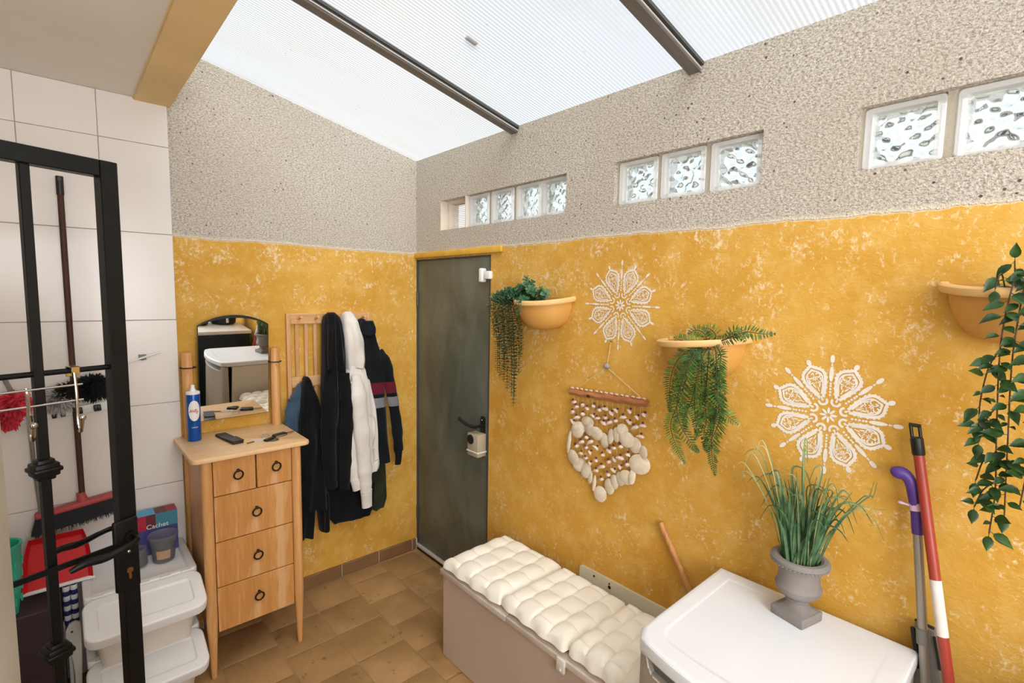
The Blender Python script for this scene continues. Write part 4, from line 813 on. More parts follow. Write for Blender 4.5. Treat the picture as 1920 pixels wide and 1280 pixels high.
# ------------------------------------------------------------------ stencilled rosettes on the yellow wall
def mandala(yc, zc, R, rot, label, b=1.0):
    mb = MB(); cnt = [0]
    def pt(u, v): cnt[0] += 1; return (-.0014-.00000002*cnt[0], yc-u*R, zc+v*R)
    def poly(pts): mb.add([pt(*p) for p in pts], [list(range(len(pts)))])
    def xf(r, t, a): a += rot; return (r*math.sin(a)+t*math.cos(a), r*math.cos(a)-t*math.sin(a))
    def ell(r, t, hr, ht, a, tilt=0, n=12, pw=1):
        c, s = math.cos(tilt), math.sin(tilt); P = []
        for k in range(n):
            q = 2*PI*k/n; e, g = hr*math.cos(q), ht*math.copysign(abs(math.sin(q))**pw, math.sin(q)); P.append(xf(r+e*c-g*s, t+e*s+g*c, a))
        poly(P)
    def line(pts, w_, a, closed=False):
        w_ *= b
        pts = [Vector((p[0], p[1])) for p in pts]; n = len(pts); L = []; Rr = []
        for i, p in enumerate(pts):
            q0 = pts[i-1] if (closed or i) else p; q1 = pts[(i+1) % n] if (closed or i < n-1) else p
            d = (q1-q0).normalized(); nn = Vector((-d.y, d.x))*w_/2; L.append(p+nn); Rr.append(p-nn)
        for i in range(n if closed else n-1):
            j = (i+1) % n; poly([xf(*L[i], a), xf(*L[j], a), xf(*Rr[j], a), xf(*Rr[i], a)])
    def arc(r, t, rad, a0, a1, w_, a, n=9): line([(r+rad*math.cos(a0+(a1-a0)*k/n), t+rad*math.sin(a0+(a1-a0)*k/n)) for k in range(n+1)], w_, a)
    for k in range(8):
        a = k*PI/4
        ell(.078, 0, .054, .021, a, pw=1.2)
        for r in (.335, .385, .435, .485, .525): ell(r, 0, .020, .018, a, n=9)
        ell(.68, 0, .125, .023*b, a, pw=1.3/b); ell(.825, 0, .014, .013*b, a, n=8); ell(.848, 0, .009, .010*b, a, n=7); ell(.93, 0, .066, .024*b, a, pw=1.2/b)
        a += PI/8
        arc(.245, 0, .062, PI*.40, PI*1.60, .028, a); ell(.262, 0, .022, .020, a, n=8); ell(.285, 0, .034, .013, a)
        half = [(.30, .022), (.36, .056), (.44, .098), (.52, .134), (.60, .160), (.66, .168), (.715, .156), (.755, .122), (.785, .076), (.812, .036), (.838, .0)]
        full = half+[(r, -t) for r, t in half[-2::-1]]
        line(full, .034, a)
        inn = [(.36+(r-.305)*.78, t*.72) for r, t in half]; line(inn+[(r, -t) for r, t in inn[-2::-1]], .018, a)
        for r, t in half[1:6]: ell(r, t+.026, .020, .013, a, n=7); ell(r, -t-.026, .020, .013, a, n=7)
        for r, t in half[6:10]: ell(r+.020, t+.014, .012, .012, a, n=7); ell(r+.020, -t-.014, .012, .012, a, n=7)
        ell(.895, 0, .050, .027*b, a, pw=1.2/b)
        for q in range(6): ell(.625+.026*math.cos(q*PI/3), .026*math.sin(q*PI/3), .020, .010, a, tilt=q*PI/3, n=8)
        for s in (1, -1):
            arc(.665, .062*s, .034, -PI*.3, PI*1.2*s, .016, a); arc(.575, .068*s, .024, 0, PI*1.4*s, .014, a, 7); arc(.715, .040*s, .022, PI, -PI*.4*s, .013, a, 6)
            ell(.505, .040*s, .042, .012, a, tilt=.45*s); ell(.545, .030*s, .012, .012, a, n=7); ell(.745, .028*s, .022, .010, a, tilt=-.5*s)
            ell(.60, .088*s, .030, .011, a, tilt=.25*s); ell(.690, .098*s, .018, .013, a, tilt=-.4*s)
        ell(.455, 0, .034, .010, a); ell(.415, 0, .014, .011, a, n=7); ell(.70, 0, .030, .011, a); ell(.76, 0, .022, .013, a); ell(.55, 0, .016, .010, a, n=7)
    mb.build('wall_stencil', MAT['paintw'], loc=(-.0014, yc, zc), smooth=False, fix=False, label=label, cat='stencil')
mandala(-1.62, 1.694, .190, math.radians(1), 'white lace rosette stencilled on the yellow wall above the shell hanging')
mandala(-2.411, 1.378, .188, 0, 'white lace rosette stencilled on the yellow wall above the long grass', 1.4)

# ------------------------------------------------------------------ half bowl wall pots
def pot(yc, zt, label, kx, ky):
    SH = Matrix(((1, 0, 0, 0), (0, 1, 0, 0), (kx, ky, 1, -ky*yc), (0, 0, 0, 1)))
    def PB(): mb = MB(); mb.T = SH; return mb
    r = root('wall_pot', (0, yc, zt-.153), label, 'wall pot', 'half bowl pots on the yellow wall')
    a0, a1 = PI/2, 3*PI/2
    prof = [(0, -.153), (.035, -.1525), (.070, -.147), (.098, -.134), (.120, -.112), (.136, -.082), (.146, -.050), (.150, -.022)]
    PB().lathe(prof, (-.001, yc, zt), 30, a0, a1).lathe([(.147, -.022), (.142, -.05), (.13, -.08)], (-.001, yc, zt), 30, a0, a1).build('bowl', MAT['terra'], r, fix=False, ang=50)
    PB().lathe([(.150, -.024), (.166, -.022), (.1705, -.016), (.1705, -.004), (.166, 0), (.152, 0), (.147, -.006), (.147, -.022)], (-.001, yc, zt), 30, a0, a1).build('rim', MAT['pbright'], r, fix=False, ang=40)
    mb = PB(); mb.prism([(yc+x, zt+z) for x, z in [(.150, -.005)]+[(q, s) for q, s in ((.146, -.05), (.12, -.112), (.07, -.147), (-.07, -.147), (-.12, -.112), (-.146, -.05))]+[(-.150, -.005)]], -.004, -.0005, 'x')
    mb.build('back_plate', MAT['terra'], r)
    PB().lathe([(0, -.035), (.144, -.04)], (-.003, yc, zt), 20, a0, a1).build('soil', MAT['soil'], r, fix=False)
pot(-1.205, 1.728, 'half bowl wall pot near the steel door, holding small leaved trailers', .16, 0)
pot(-2.0, 1.588, 'half bowl wall pot holding the fern, over the white fridge corner', .03, -.09)
pot(-2.815, 1.787, 'half bowl wall pot at the right edge, holding the large leaved vine', .13, 0)

LEAF = lambda mb, p, d, side, L, w_, nrm, fold=.25: mb.add([p, p+d*L*.35+side*w_*.5+nrm*w_*fold, p+d*L*.75+side*w_*.38+nrm*w_*fold*.7, p+d*L, p+d*L*.75-side*w_*.38+nrm*w_*fold*.7, p+d*L*.35-side*w_*.5+nrm*w_*fold, p+d*L*.5], [[0, 6, 1], [1, 6, 2], [2, 6, 3], [0, 5, 6], [5, 4, 6], [4, 3, 6]])
# fern
fr = root('fern', (-.09, -2.0, 1.55), 'feathery green fern spilling out of the middle wall pot', 'plant')
rf_ = random.Random(5)
def frond(path, idx):
    P = bez(path, 46); n = len(P); mb = MB(); mb.m = 1
    mb.tube(P, [.0019*(1-.7*i/n)+.0004 for i in range(n)], 5); mb.m = 0
    tot = sum((b-a).length for a, b in zip(P, P[1:])); step = .0080; nx = step*1.5; acc = 0; k = 0
    Lm = .036 if tot > .25 else .028
    for i in range(1, n-1):
        acc += (P[i]-P[i-1]).length
        if acc < nx: continue
        nx += step; u = i/(n-1); t = (P[i+1]-P[i-1]).normalized()
        out = Vector((-1, 0, .15)); side = t.cross(out)
        if side.length < .1: side = t.cross(Vector((0, 0, 1)))
        side.normalize(); nn = side.cross(t).normalized()
        L = Lm*min(1, .30+u*2.8)*min(1, (1-u)*2.6+.16)
        for s in (1, -1):
            d = (side*s+t*.38+nn*rf_.uniform(-.35, .25)+Vector((0, 0, -.16))).normalized()
            LEAF(mb, P[i], d, t, L*rf_.uniform(.85, 1.12), .0054, nn, .2)
    mb.build('frond', [MAT['fern2' if idx in (7, 11, 13, 4, 18) else 'fern'], MAT['fstem']], fr, fix=False, ang=180)
for k, pth in enumerate(FRONDS): frond(pth, k)
# small leaved trailing plant
eu = root('trailing_plant', (-.09, -1.15, 1.70), 'trailing plant with tiny round leaves hanging low beside the steel door', 'plant')
re_ = random.Random(21)
def strand(path, leafL, step, mats, rnd=.5, name='strand', vert=True):
    P = bez(path, 60); n = len(P); mb = MB(); mb.m = 1; mb.tube(P, .0011, 5); mb.m = 0; acc = 0; nx = .01; a = re_.uniform(0, 6)
    for i in range(1, n-1):
        acc += (P[i]-P[i-1]).length
        while acc > nx:
            nx += step; t = (P[i+1]-P[i-1]).normalized(); a += 1.57+re_.uniform(-.3, .3); e1 = t.orthogonal().normalized(); e2 = t.cross(e1); u = i/n
            L = leafL*re_.uniform(.8, 1.15)*(1.0 if u < .8 else 1-(u-.8)*1.8)
            for s in (0, PI):
                o = (e1*math.cos(a+s)+e2*math.sin(a+s)); d = (o+Vector((0, 0, .25 if vert else .5))).normalized(); sd = d.cross(t).normalized()
                LEAF(mb, P[i], d, sd, L, L*rnd, sd.cross(d), .25)
    mb.build(name, mats, eu, fix=False, ang=180)
for y, z, x, ys in ((-.942, 1.335, -.12, -1.10), (-.955, 1.40, -.09, -1.12), (-.970, 1.285, -.10, -1.10), (-.985, 1.315, -.14, -1.14), (-1.005, 1.46, -.10, -1.12), (-1.022, 1.25, -.12, -1.13), (-1.040, 1.215, -.09, -1.15), (-1.058, 1.175, -.11, -1.14), (-1.075, 1.235, -.14, -1.16), (-1.083, 1.34, -.10, -1.17), (-1.03, 1.36, -.15, -1.15), (-.965, 1.46, -.13, -1.12), (-.95, 1.52, -.15, -1.1), (-1.0, 1.40, -.075, -1.13), (-1.066, 1.42, -.075, -1.15)):
    strand([(-.08, ys, 1.69), (x*.9, (ys+y)/2, 1.745+re_.uniform(-.01, .015)), (x, y+.006, 1.69), (x+.01, y, 1.60), (x+.02, y-.004, (1.6+z)/2), (x+.02, y-.006, z)], .0215, .0086, [MAT['euca2'], MAT['tstem']], .58)
for (y0, y1, z1, x1) in ((-1.13, -1.14, 1.815, -.09), (-1.15, -1.155, 1.80, -.06), (-1.12, -1.10, 1.775, -.11), (-1.17, -1.185, 1.77, -.10), (-1.2, -1.24, 1.765, -.08), (-1.21, -1.285, 1.742, -.10), (-1.22, -1.262, 1.75, -.06), (-1.10, -1.04, 1.755, -.13), (-1.09, -1.0, 1.735, -.10), (-1.11, -1.06, 1.75, -.15), (-1.16, -1.12, 1.765, -.13), (-1.1, -.985, 1.70, -.13), (-1.09, -.97, 1.715, -.10), (-1.15, -1.10, 1.72, -.165), (-1.14, -1.16, 1.79, -.12), (-1.13, -1.12, 1.79, -.06), (-1.18, -1.20, 1.752, -.14), (-1.12, -1.075, 1.77, -.08), (-1.11, -1.02, 1.745, -.07), (-1.12, -1.03, 1.72, -.16)):
    strand([(-.07, y0, 1.69), (-.08, (y0+y1)/2, (1.69+z1)/2+.012), (x1, y1, z1)], .025, .0088, [MAT['euca'], MAT['tstem']], .82, 'leafy_shoot', False)
strand([(-.10, -1.17, 1.70), (-.17, -1.185, 1.715), (-.185, -1.19, 1.67), (-.182, -1.192, 1.625)], .019, .010, [MAT['euca'], MAT['tstem']], .75, 'leafy_shoot', False)
# large leaved vine
vn = root('leafy_vine', (-.1, -2.81, 1.74), 'vine with large pointed dark green leaves trailing at the right edge', 'plant')
rv_ = random.Random(33)
vleaf = []
for k in range(4):
    mb = MB(); c = .10+.10*k
    prof = [(0, .002), (.10, .16), (.28, .27), (.48, .27), (.70, .17), (.88, .06), (1.0, .0)]
    vs = []
    for r, hw_ in prof: vs += [(r, hw_*1.0, .06*math.sin(r*3)+c*hw_-.15*r*r*c*4), (r, 0, -.15*r*r*c*4), (r, -hw_*1.0, .06*math.sin(r*3)+c*hw_-.15*r*r*c*4)]
    mb.add(vs, [[i*3+q, i*3+q+1, (i+1)*3+q+1, (i+1)*3+q] for i in range(len(prof)-1) for q in (0, 1)]+[])
    mb.tube([(-.22, 0, 0), (0, 0, 0)], .018, 4); vleaf.append(mb.mesh('leaf', MAT['vine'], fix=False, ang=180))
VST = [[(-.1, -2.80, 1.76), (-.16, -2.797, 1.795), (-.195, -2.787, 1.65), (-.19, -2.795, 1.45), (-.17, -2.803, 1.30), (-.16, -2.800, 1.195)],
       [(-.1, -2.82, 1.76), (-.16, -2.815, 1.80), (-.195, -2.808, 1.62), (-.185, -2.815, 1.42), (-.17, -2.822, 1.25)],
       [(-.193, -2.787, 1.63), (-.188, -2.771, 1.585), (-.183, -2.763, 1.51), (-.178, -2.764, 1.45)],
       [(-.19, -2.792, 1.50), (-.18, -2.776, 1.465), (-.175, -2.767, 1.41)],
       [(-.182, -2.80, 1.395), (-.172, -2.779, 1.37), (-.165, -2.768, 1.315)],
       [(-.17, -2.803, 1.325), (-.165, -2.782, 1.295), (-.16, -2.770, 1.25)],
       [(-.12, -2.78, 1.765), (-.15, -2.772, 1.80), (-.172, -2.767, 1.765)], [(-.1, -2.795, 1.77), (-.11, -2.79, 1.83)],
       [(-.1, -2.85, 1.76), (-.17, -2.85, 1.80), (-.20, -2.845, 1.6), (-.19, -2.85, 1.40), (-.18, -2.845, 1.28)],
       [(-.1, -2.90, 1.76), (-.15, -2.90, 1.80), (-.18, -2.89, 1.6), (-.17, -2.895, 1.35)]]
mb = MB()
for st in VST: mb.tube(bez(st, 24), .0016, 5)
mb.build('stems', MAT['tstem'], vn)
for si, st in enumerate(VST):
    P = bez(st, 80); acc = 0; nx = .012; sd = rv_.choice((-1, 1))
    for i in range(1, 80):
        acc += (P[i]-P[i-1]).length
        if acc < nx: continue
        nx += rv_.uniform(.014, .023); sd = -sd
        toward = Vector((-.55+rv_.uniform(-.4, .3), sd*rv_.uniform(.45, 1), rv_.uniform(-.95, .25))).normalized()
        up = Vector((-.75, rv_.uniform(-.4, .4), .55)); s_ = up.cross(toward).normalized(); n_ = toward.cross(s_)
        m = Matrix((toward, s_, n_)).transposed().to_euler()
        L = rv_.choice((.018, .028, .033, .037, .042))
        inst('leaf', vleaf[rv_.randrange(4)], vn, P[i]+toward*L*.2, m, L)
    if si < 8:
        toward = Vector((-.3, 0, -1 if si != 7 else 1)).normalized(); s_ = Vector((0, 1, 0)); n_ = toward.cross(s_)
        inst('leaf', vleaf[1], vn, P[-1]+toward*.006, Matrix((toward, s_, n_)).transposed().to_euler(), .036)

# ------------------------------------------------------------------ shell wind chime
wc = root('shell_hanging', (-.02, -1.58, 1.30), 'shell wall hanging with a heart of pale discs under a wooden bar', 'wall hanging')
mb = MB(); P = [(-.022, -1.377-.0136*k*1.0-.0*k, 1.2985-.0002*k) for k in range(31)]
mb.tube([(-.022, -1.378-.405*k/30, 1.292+.014*k/30+.002*math.sin(k*.9)) for k in range(31)], [.0165+.0012*math.sin(k*1.7) for k in range(31)], 10, flat=.9)
br = mb.build('driftwood_bar', MAT['drift'], wc)
MB().ball((-.036, -1.495, 1.292), .006, .010, .008).build('dark_knot', MAT['darkgap'], br)
MB().ball((-.014, -1.572, 1.431), .010, .016, .012, 12, 8).build('pebble', MAT['stone'], wc)
mb = MB(); mb.tube([(-.006, -1.582, 1.535), (-.012, -1.573, 1.440)], .0016, 5); mb.tube([(-.012, -1.575, 1.424), (-.02, -1.765, 1.318)], .0016, 5); mb.tube([(-.012, -1.569, 1.424), (-.016, -1.402, 1.308)], .0011, 5); mb.build('cord', MAT['cord'], wc)
MB().tube([(.0, -1.583, 1.538), (-.010, -1.583, 1.539)], .002, 6).build('nail', MAT['dgrey'], wc)
mb = MB(); rs_ = random.Random(3)
for k in range(14): y = -1.40-.0272*k; mb.tube([(-.024, y, 1.285), (-.024+rs_.uniform(-.002, .002), y-.003, 1.285-rs_.uniform(.10, .36))], .0005, 4)
mb.build('hanging_threads', MAT['cord'], wc, kind='stuff')
sme = []
for k in range(3):
    mb = MB(); q = (.9, 1.1, 1.25)[k]
    mb.tube([(-.011*q, 0, -.002), (-.007*q, 0, 0), (-.001, 0, .001), (.006*q, 0, 0), (.012*q, 0, -.003)], [.0012, .0062*q, .0085, .0060, .0012], 8, flat=.8)
    mb.m = 1; mb.ball((-.001, 0, .0105), .0042, .0042, .0040, 7, 5); sme.append(mb.mesh('cone_shell', [MAT['shell'], MAT['bead']]))
for (y, z) in SHELLS: inst('cone_shell', sme[rs_.randrange(3)], wc, (-.025+rs_.uniform(-.004, .004), y, z), (rs_.uniform(-.4, .4), rs_.uniform(-.7, .7), PI/2+rs_.uniform(-.6, .6)), rs_.uniform(1.15, 1.4))
mb = MB(); mb.tube([(-.009, 0, 0), (-.004, 0, .002), (.004, 0, .002), (.010, 0, 0)], [.002, .0060, .0058, .0015], 7, flat=.7); tsm = mb.mesh('bar_shell', MAT['shell'])
for k in range(15): inst('bar_shell', tsm, wc, (-.022+rs_.uniform(-.003, .003), -1.388-.0272*k, 1.3095+.014*k/15), (0, 0, PI/2+rs_.uniform(-.4, .4)))
mb = MB(); mb.lathe([(0, -.10), (.45, -.08), (.8, .0), (1, .10), (.99, .13), (.78, .05), (.42, -.04), (0, -.06)], (0, 0, 0), 22); dme = mb.mesh('shell_disc', MAT['capiz'], ang=60)
for i, (y, z, ry, rz) in enumerate(DISCS): inst('shell_disc', dme, wc, (-.018-.0022*(i % 5), y, z), (rs_.uniform(-.12, .12), PI/2+rs_.uniform(-.2, .2), rs_.uniform(-.25, .25)), (rz, ry, (ry+rz)/2))

# ------------------------------------------------------------------ poles leaning beside the fridge
A, B_ = Vector((-.032, -2.629, 1.384)), Vector((-.21, -2.915, FZ)); d = B_-A
rp_ = root('red_pole', B_, 'orange red broom pole with black cap and white tape, leaning on the yellow wall', 'pole')
MB().tube([A+d*.025, A+d*.5, B_], .0125, 14).build('pole_tube', MAT['redp'], rp_)
MB().tube([A+d*.268, A+d*.364], .0129, 14, caps=False).build('tape_wrap', MAT['tape'], rp_)
mb = MB(); mb.tube([A+d*.013, A+d*.016, A+d*.045, A+d*.047], [.011, .0150, .0150, .0135], 14)
u = d.normalized()
for s in (-1, 1): mb.tube([A+d*.02+Vector((0, s*.0095, 0)), A-u*.012+Vector((0, s*.0095, 0))], .0042, 8)
mb.tube([A-u*.012+Vector((0, -.013, 0)), A-u*.012+Vector((0, .013, 0))], .0052, 8)
mb.build('pole_cap', MAT['black'], rp_)
A, B_ = Vector((-.030, -2.640, 1.225)), Vector((-.13, -2.800, FZ)); d = B_-A
gp_ = root('mop_pole', B_, 'grey pole with curved purple grip and a dustpan clipped to it, behind the red pole', 'mop')
MB().tube([A+d*.08, B_], .0112, 14).build('pole_tube', MAT['galv'], gp_)
MB().tube(bez([(-.044, -2.590, 1.250), (-.044, -2.600, 1.258), (-.042, -2.615, 1.258), (-.040, -2.630, 1.240), (-.038, -2.639, 1.205), A+d*.055, A+d*.10], 22), [.008, .0135, .0165, .0175, .0180, .0180, .0175, .0168, .0160, .0152, .0148, .0145, .0142, .014, .014, .014, .014, .014, .014, .014, .014, .014, .013], 12).build('purple_grip', MAT['purple'], gp_)
q = A+d*.042; mb = MB(); mb.tube(bez([q, q+Vector((-.006, .016, .002)), q+Vector((-.008, .032, .004)), q+Vector((-.008, .040, .003))], 8), [.006, .005, .0045, .0045, .005, .006, .0065, .0055, .003], 8, flat=.7); mb.tube([q-u*.010, q+u*.010], .0168, 14); mb.build('pink_hook', MAT['pink'], gp_)
q = A+d*.315; mb = MB(); mb.tube([q-d*.016, q+d*.016], .0155, 14); mb.build('clamp', MAT['greyp'], gp_)
mb = MB(); y0 = q.y; mb.prism([(y0+.022, q.z+.02), (y0-.020, q.z+.015), (y0-.062, q.z-.22), (y0-.06, q.z-.28), (y0+.02, q.z-.28), (y0+.014, q.z-.1)], -.048, -.018, 'x'); mb.build('dustpan_body', MAT['greyp'], gp_)
mb = MB(); mb.tube([(-.03, y0+.024, q.z+.021), (-.034, y0-.018, q.z+.019)], .004, 6); mb.tube([(-.048, y0+.024, q.z+.006), (-.048, y0+.004, q.z-.10)], .0065, 6); mb.tube([(-.05, y0-.022, q.z+.005), (-.05, y0-.040, q.z-.08)], .003, 6); mb.build('rubber_edge', MAT['rubber'], gp_)

# ------------------------------------------------------------------ black iron gate
GP = Vector((-1.61, -1.07, 0)); gx, gy = .941, .337
GM = Matrix(((gx, -gy, 0, GP.x), (gy, gx, 0, GP.y), (0, 0, 1, 0), (0, 0, 0, 1)))
def GB(): mb = MB(); mb.T = GM; return mb
gt = root('iron_gate', GM @ Vector((-.43, .02, FZ)), 'black wrought iron gate standing open at the left, with lever handles', 'gate')
GL = -.86
for s0, s1 in ((-.042, 0), (GL, GL+.042)): GB().box(s0, s1, 0, .04, FZ, 2.078, .002, 1).build('gate_post', MAT['iron'], gt)
for z0, z1 in ((2.034, 2.078), (.03, .07)): GB().box(GL+.042, -.042, 0, .04, z0, z1, .002, 1).build('gate_rail', MAT['iron'], gt)
for k in range(5):
    s = -.196-.1405*k
    bar = GB().box(s-.0105, s+.0105, .010, .031, .07, 2.034, .0015, 1).build('gate_bar', MAT['iron'], gt)
    for zc in (1.255, .745):
        m = GB()
        for h, w_ in ((.028, .019), (.018, .026), (.0065, .031)):
            m.box(s-w_, s+w_, .0205-w_, .0205+w_, zc-h, zc+h, .005, 2)
        m.build('bar_collar', MAT['iron'], bar)
GB().tube([(GL+.04, .0205, 1.507), (-.04, .0205, 1.507)], .0075, 10).build('cross_rod', MAT['iron'], gt)
GB().box(GL+.042, -.036, -.007, 0, .978, .994, .001, 1).build('cross_bar', MAT['iron'], gt)
lk = GB().box(-.066, -.002, -.012, .001, .845, 1.06, .010, 3).build('lock_case', MAT['iron'], gt)
GB().box(-.0005, .003, .006, .034, .86, 1.13, .001, 1).build('lock_faceplate', MAT['galv'], lk)
m = GB(); m.tube([(-.031, -.011, .905), (-.031, -.016, .905)], .0085, 14); m.box(-.0345, -.0275, -.016, -.011, .878, .905, .001, 1); m.build('key_cylinder', MAT['brass'], lk, label='brass keyhole')
GB().ball((-.031, -.014, .962), .005, .003, .005).build('screw', MAT['chrome'], lk)
def lever(sg):
    o = -.012 if sg < 0 else .042
    P = bez([(-.024, o, 1.005), (-.020, o+sg*.028, 1.007), (-.030, o+sg*.046, 1.006), (-.060, o+sg*.052, 1.000), (-.105, o+sg*.050, .992), (-.15, o+sg*.048, .996), (-.185, o+sg*.046, .988)], 24)
    m = GB(); m.tube(P, [.009]*9+[.0085, .0085, .0085, .009, .0095, .010, .0105, .011, .0115, .0115, .011, .0105, .010, .009, .008, .006], 10, flat=.6, up=(0, 1, 0)); m.tube([(-.024, o-sg*.001, 1.005), (-.024, o+sg*.008, 1.005)], .017, 14)
    m.build('lever_handle', MAT['iron'], gt)
lever(-1); lever(1)
for z in (.35, 1.7): GB().tube([(GL-.012, .02, z-.06), (GL-.012, .02, z+.06)], .012, 10).build('hinge', MAT['iron'], gt)
# chrome hook rack hung over the gate's cross rod
hk = root('hook_rack', GM @ Vector((-.19, -.02, 1.45)), 'chrome hook rack hung over the cross rod of the black gate', 'hook rack')
m = GB(); 
for s in (-.125, -.44):
    m.box(s-.009, s+.009, -.004, .006, 1.497, 1.520, .001, 1); m.box(s-.009, s+.009, -.004, .034, 1.5165, 1.520, .001, 1); m.box(s-.009, s+.009, .031, .034, 1.49, 1.52, .001, 1)
m.build('over_clip', MAT['chrome'], hk)
m = GB()
for z in (1.472, 1.430): m.tube([(-.46, -.010, z), (-.115, -.010, z)], .0030, 8)
m.build('rod', MAT['chrome'], hk)
for s in (-.130, -.228, -.335, -.44):
    zt = 1.505 if s in (-.130, -.44) else 1.476
    h = GB().tube(bez([(s, -.006, zt), (s, -.012, 1.45), (s-.001, -.013, 1.38), (s-.001, -.020, 1.352), (s-.003, -.034, 1.350), (s-.006, -.05, 1.372), (s-.008, -.058, 1.388)], 26), .0042, 8).build('hook', MAT['chrome'], hk)
    GB().ball((s-.008, -.058, 1.391), .0085).build('hook_ball', MAT['chrome'], h)

# ------------------------------------------------------------------ tall smooth metal cabinet at the left edge
fc = root('tall_cabinet', (-2.1, -2.4, FZ), 'tall smooth silver grey metal cabinet cut off by the left edge', 'cabinet')
MB().box(-2.42, -1.806, -2.70, -2.085, FZ+.02, 1.75, .014, 3).build('cabinet_body', MAT['steel'], fc)
MB().box(-2.40, -1.83, -2.68, -2.10, FZ, FZ+.02).build('plinth', MAT['black'], fc, smooth=False)

# ------------------------------------------------------------------ broom station on the tiles
WY = -.0125
hr = root('tool_rail', (-1.76, WY, 1.19), 'white wall rail with black grippers holding broom and dustpan on the tiles', 'rail')
TR = Matrix.Translation((-1.76, WY, 1.193)) @ Matrix.Rotation(-math.radians(4.5), 4, 'Y')
mb = MB(); mb.T = TR; mb.box(-.21, .175, -.016, 0, -.019, .019, .004, 2); mb.build('rail_body', MAT['white'], hr)
for x in (-.105, -.085, -.030, -.002, .055, .108, .118):
    mb = MB(); mb.T = TR; mb.box(x-.008, x+.008, -.034, -.014, -.016, .012, .004, 2); mb.build('gripper', MAT['black'], hr)
br = root('broom', (-1.722, -.05, .80), 'dark stick broom with faded red head hanging head down on the tiled wall', 'broom')
MB().tube([(-1.724, -.045, 2.13), (-1.722, -.05, 1.5), (-1.717, -.05, .81)], .0108, 12).build('handle', MAT['broomw'], br)
mb = MB(); mb.tube([(-1.724, -.045, 2.185), (-1.724, -.045, 2.11)], .0128, 12); mb.box(-1.729, -1.719, -.062, -.028, 2.165, 2.178); mb.build('hanging_cap', MAT['black'], br)
HB = Matrix.Translation((-1.727, -.05, .785)) @ Matrix.Rotation(-math.radians(6.5), 4, 'Y')
mb = MB(); mb.T = HB; mb.box(-.145, .125, -.024, .024, -.012, .012, .008, 3); mb.tube([(.012, 0, .008), (.010, 0, .05)], [.021, .0145], 14); mb.build('head', MAT['broomr'], br)
mb = MB(); mb.T = HB; rb = random.Random(8)
mb.add([(-.145, -.022, -.010), (.122, -.022, -.010), (.122, .022, -.010), (-.145, .022, -.010), (-.168, -.030, -.072), (.120, -.030, -.070), (.120, .024, -.070), (-.168, .024, -.072)], [[0, 1, 5, 4], [1, 2, 6, 5], [2, 3, 7, 6], [3, 0, 4, 7], [4, 5, 6, 7]])
for k in range(420):
    x = rb.uniform(-.143, .12); y = rb.uniform(-.024, .02); fx = (x*1.12 if x < 0 else x)+rb.uniform(-.006, .006); L = rb.uniform(.066, .084)
    mb.add([(x-.0012, y, -.010), (x+.0012, y, -.010), (fx+.0006, y*1.3-.001, -.010-L), (fx-.0006, y*1.3-.001, -.010-L)], [[0, 1, 2, 3]])
mb.build('bristles', MAT['bristle'], br, fix=False, kind='stuff')
dp = root('dustpan', (-1.82, -.06, .55), 'red dustpan with a white lip, hanging by a grey handle from the rail', 'dustpan')
MB().tube([(-1.866, -.036, 1.19), (-1.862, -.045, 1.0), (-1.846, -.05, .70)], [.011, .011, .012], 12, flat=.7).build('handle', MAT['greyp'], dp)
mb = MB()
def pan(u, v, inner=0):
    x = -1.808+(u-.5)*(.215-.045*v**3); side = abs(2*u-1)
    y = -.20+.145*v; z = .515+.165*v
    lift = .0 if side < .86 else (side-.86)/.14
    back = 0 if v < .86 else (v-.86)/.14
    k = max(lift*(.35+.65*v), back)
    return (x, y-.042*k-.003*inner, z+.006*k+.004*inner)
mb.grid(lambda u, v: pan(u, v, 1), 28, 20); B = len(mb.v); mb.grid(lambda u, v: pan(u, v, 0), 28, 20); n = 29
rim = [i for i in range(28)]+[i*n+28 for i in range(20)]+[20*n+28-i for i in range(28)]+[(20-i)*n for i in range(20)]
for a, c in zip(rim, rim[1:]+rim[:1]): mb.f.append([a, c, B+c, B+a]); mb.mi.append(0)
for k in range(2): mb.box(-1.86, -1.75, -.150+.03*k, -.146+.03*k, .573+.034*k, .578+.034*k)
mb.build('pan', MAT['redpl'], dp)
mb = MB(); mb.box(-1.922, -1.694, -.214, -.196, .507, .519, .003, 2); mb.build('white_lip', MAT['white'], dp)
# feather duster and microfibre duster
def fluff(name, mat, parent, c, ax, n, L, w_, seed, droop=.3):
    rr = random.Random(seed); mb = MB(); c = Vector(c); ax = Vector(ax)
    mb.ball(c, ax.x*.75, ax.y*.75, ax.z*.75, 12, 8)
    for k in range(n):
        d = Vector((rr.gauss(0, 1), rr.gauss(0, 1), rr.gauss(0, 1))).normalized(); p = c+Vector((d.x*ax.x, d.y*ax.y, d.z*ax.z))*.7
        if p.y > -.02: continue
        d = (d+Vector((rr.uniform(-.5, .5), rr.uniform(-.3, .2), -droop))).normalized(); s = d.orthogonal().normalized(); l = L*rr.uniform(.6, 1.2)
        q = p+d*l*.6; e = p+d*l+Vector((0, 0, -droop*l*.4))
        mb.add([p-s*w_*.5, p+s*w_*.5, q+s*w_*.5, e, q-s*w_*.5], [[0, 1, 2, 3, 4]])
    return mb.build(name, mat, parent, fix=False, ang=180, kind='stuff')
fd = root('feather_duster', (-1.70, -.08, 1.29), 'duster with a black feather head and grey white tuft, resting on the wall rail', 'duster')
fluff('black_feathers', MAT['fluffb'], fd, (-1.660, -.085, 1.302), (.060, .042, .042), 900, .036, .008, 1)
fluff('black_feathers', MAT['fluffb'], fd, (-1.735, -.08, 1.290), (.046, .032, .026), 420, .034, .006, 2)
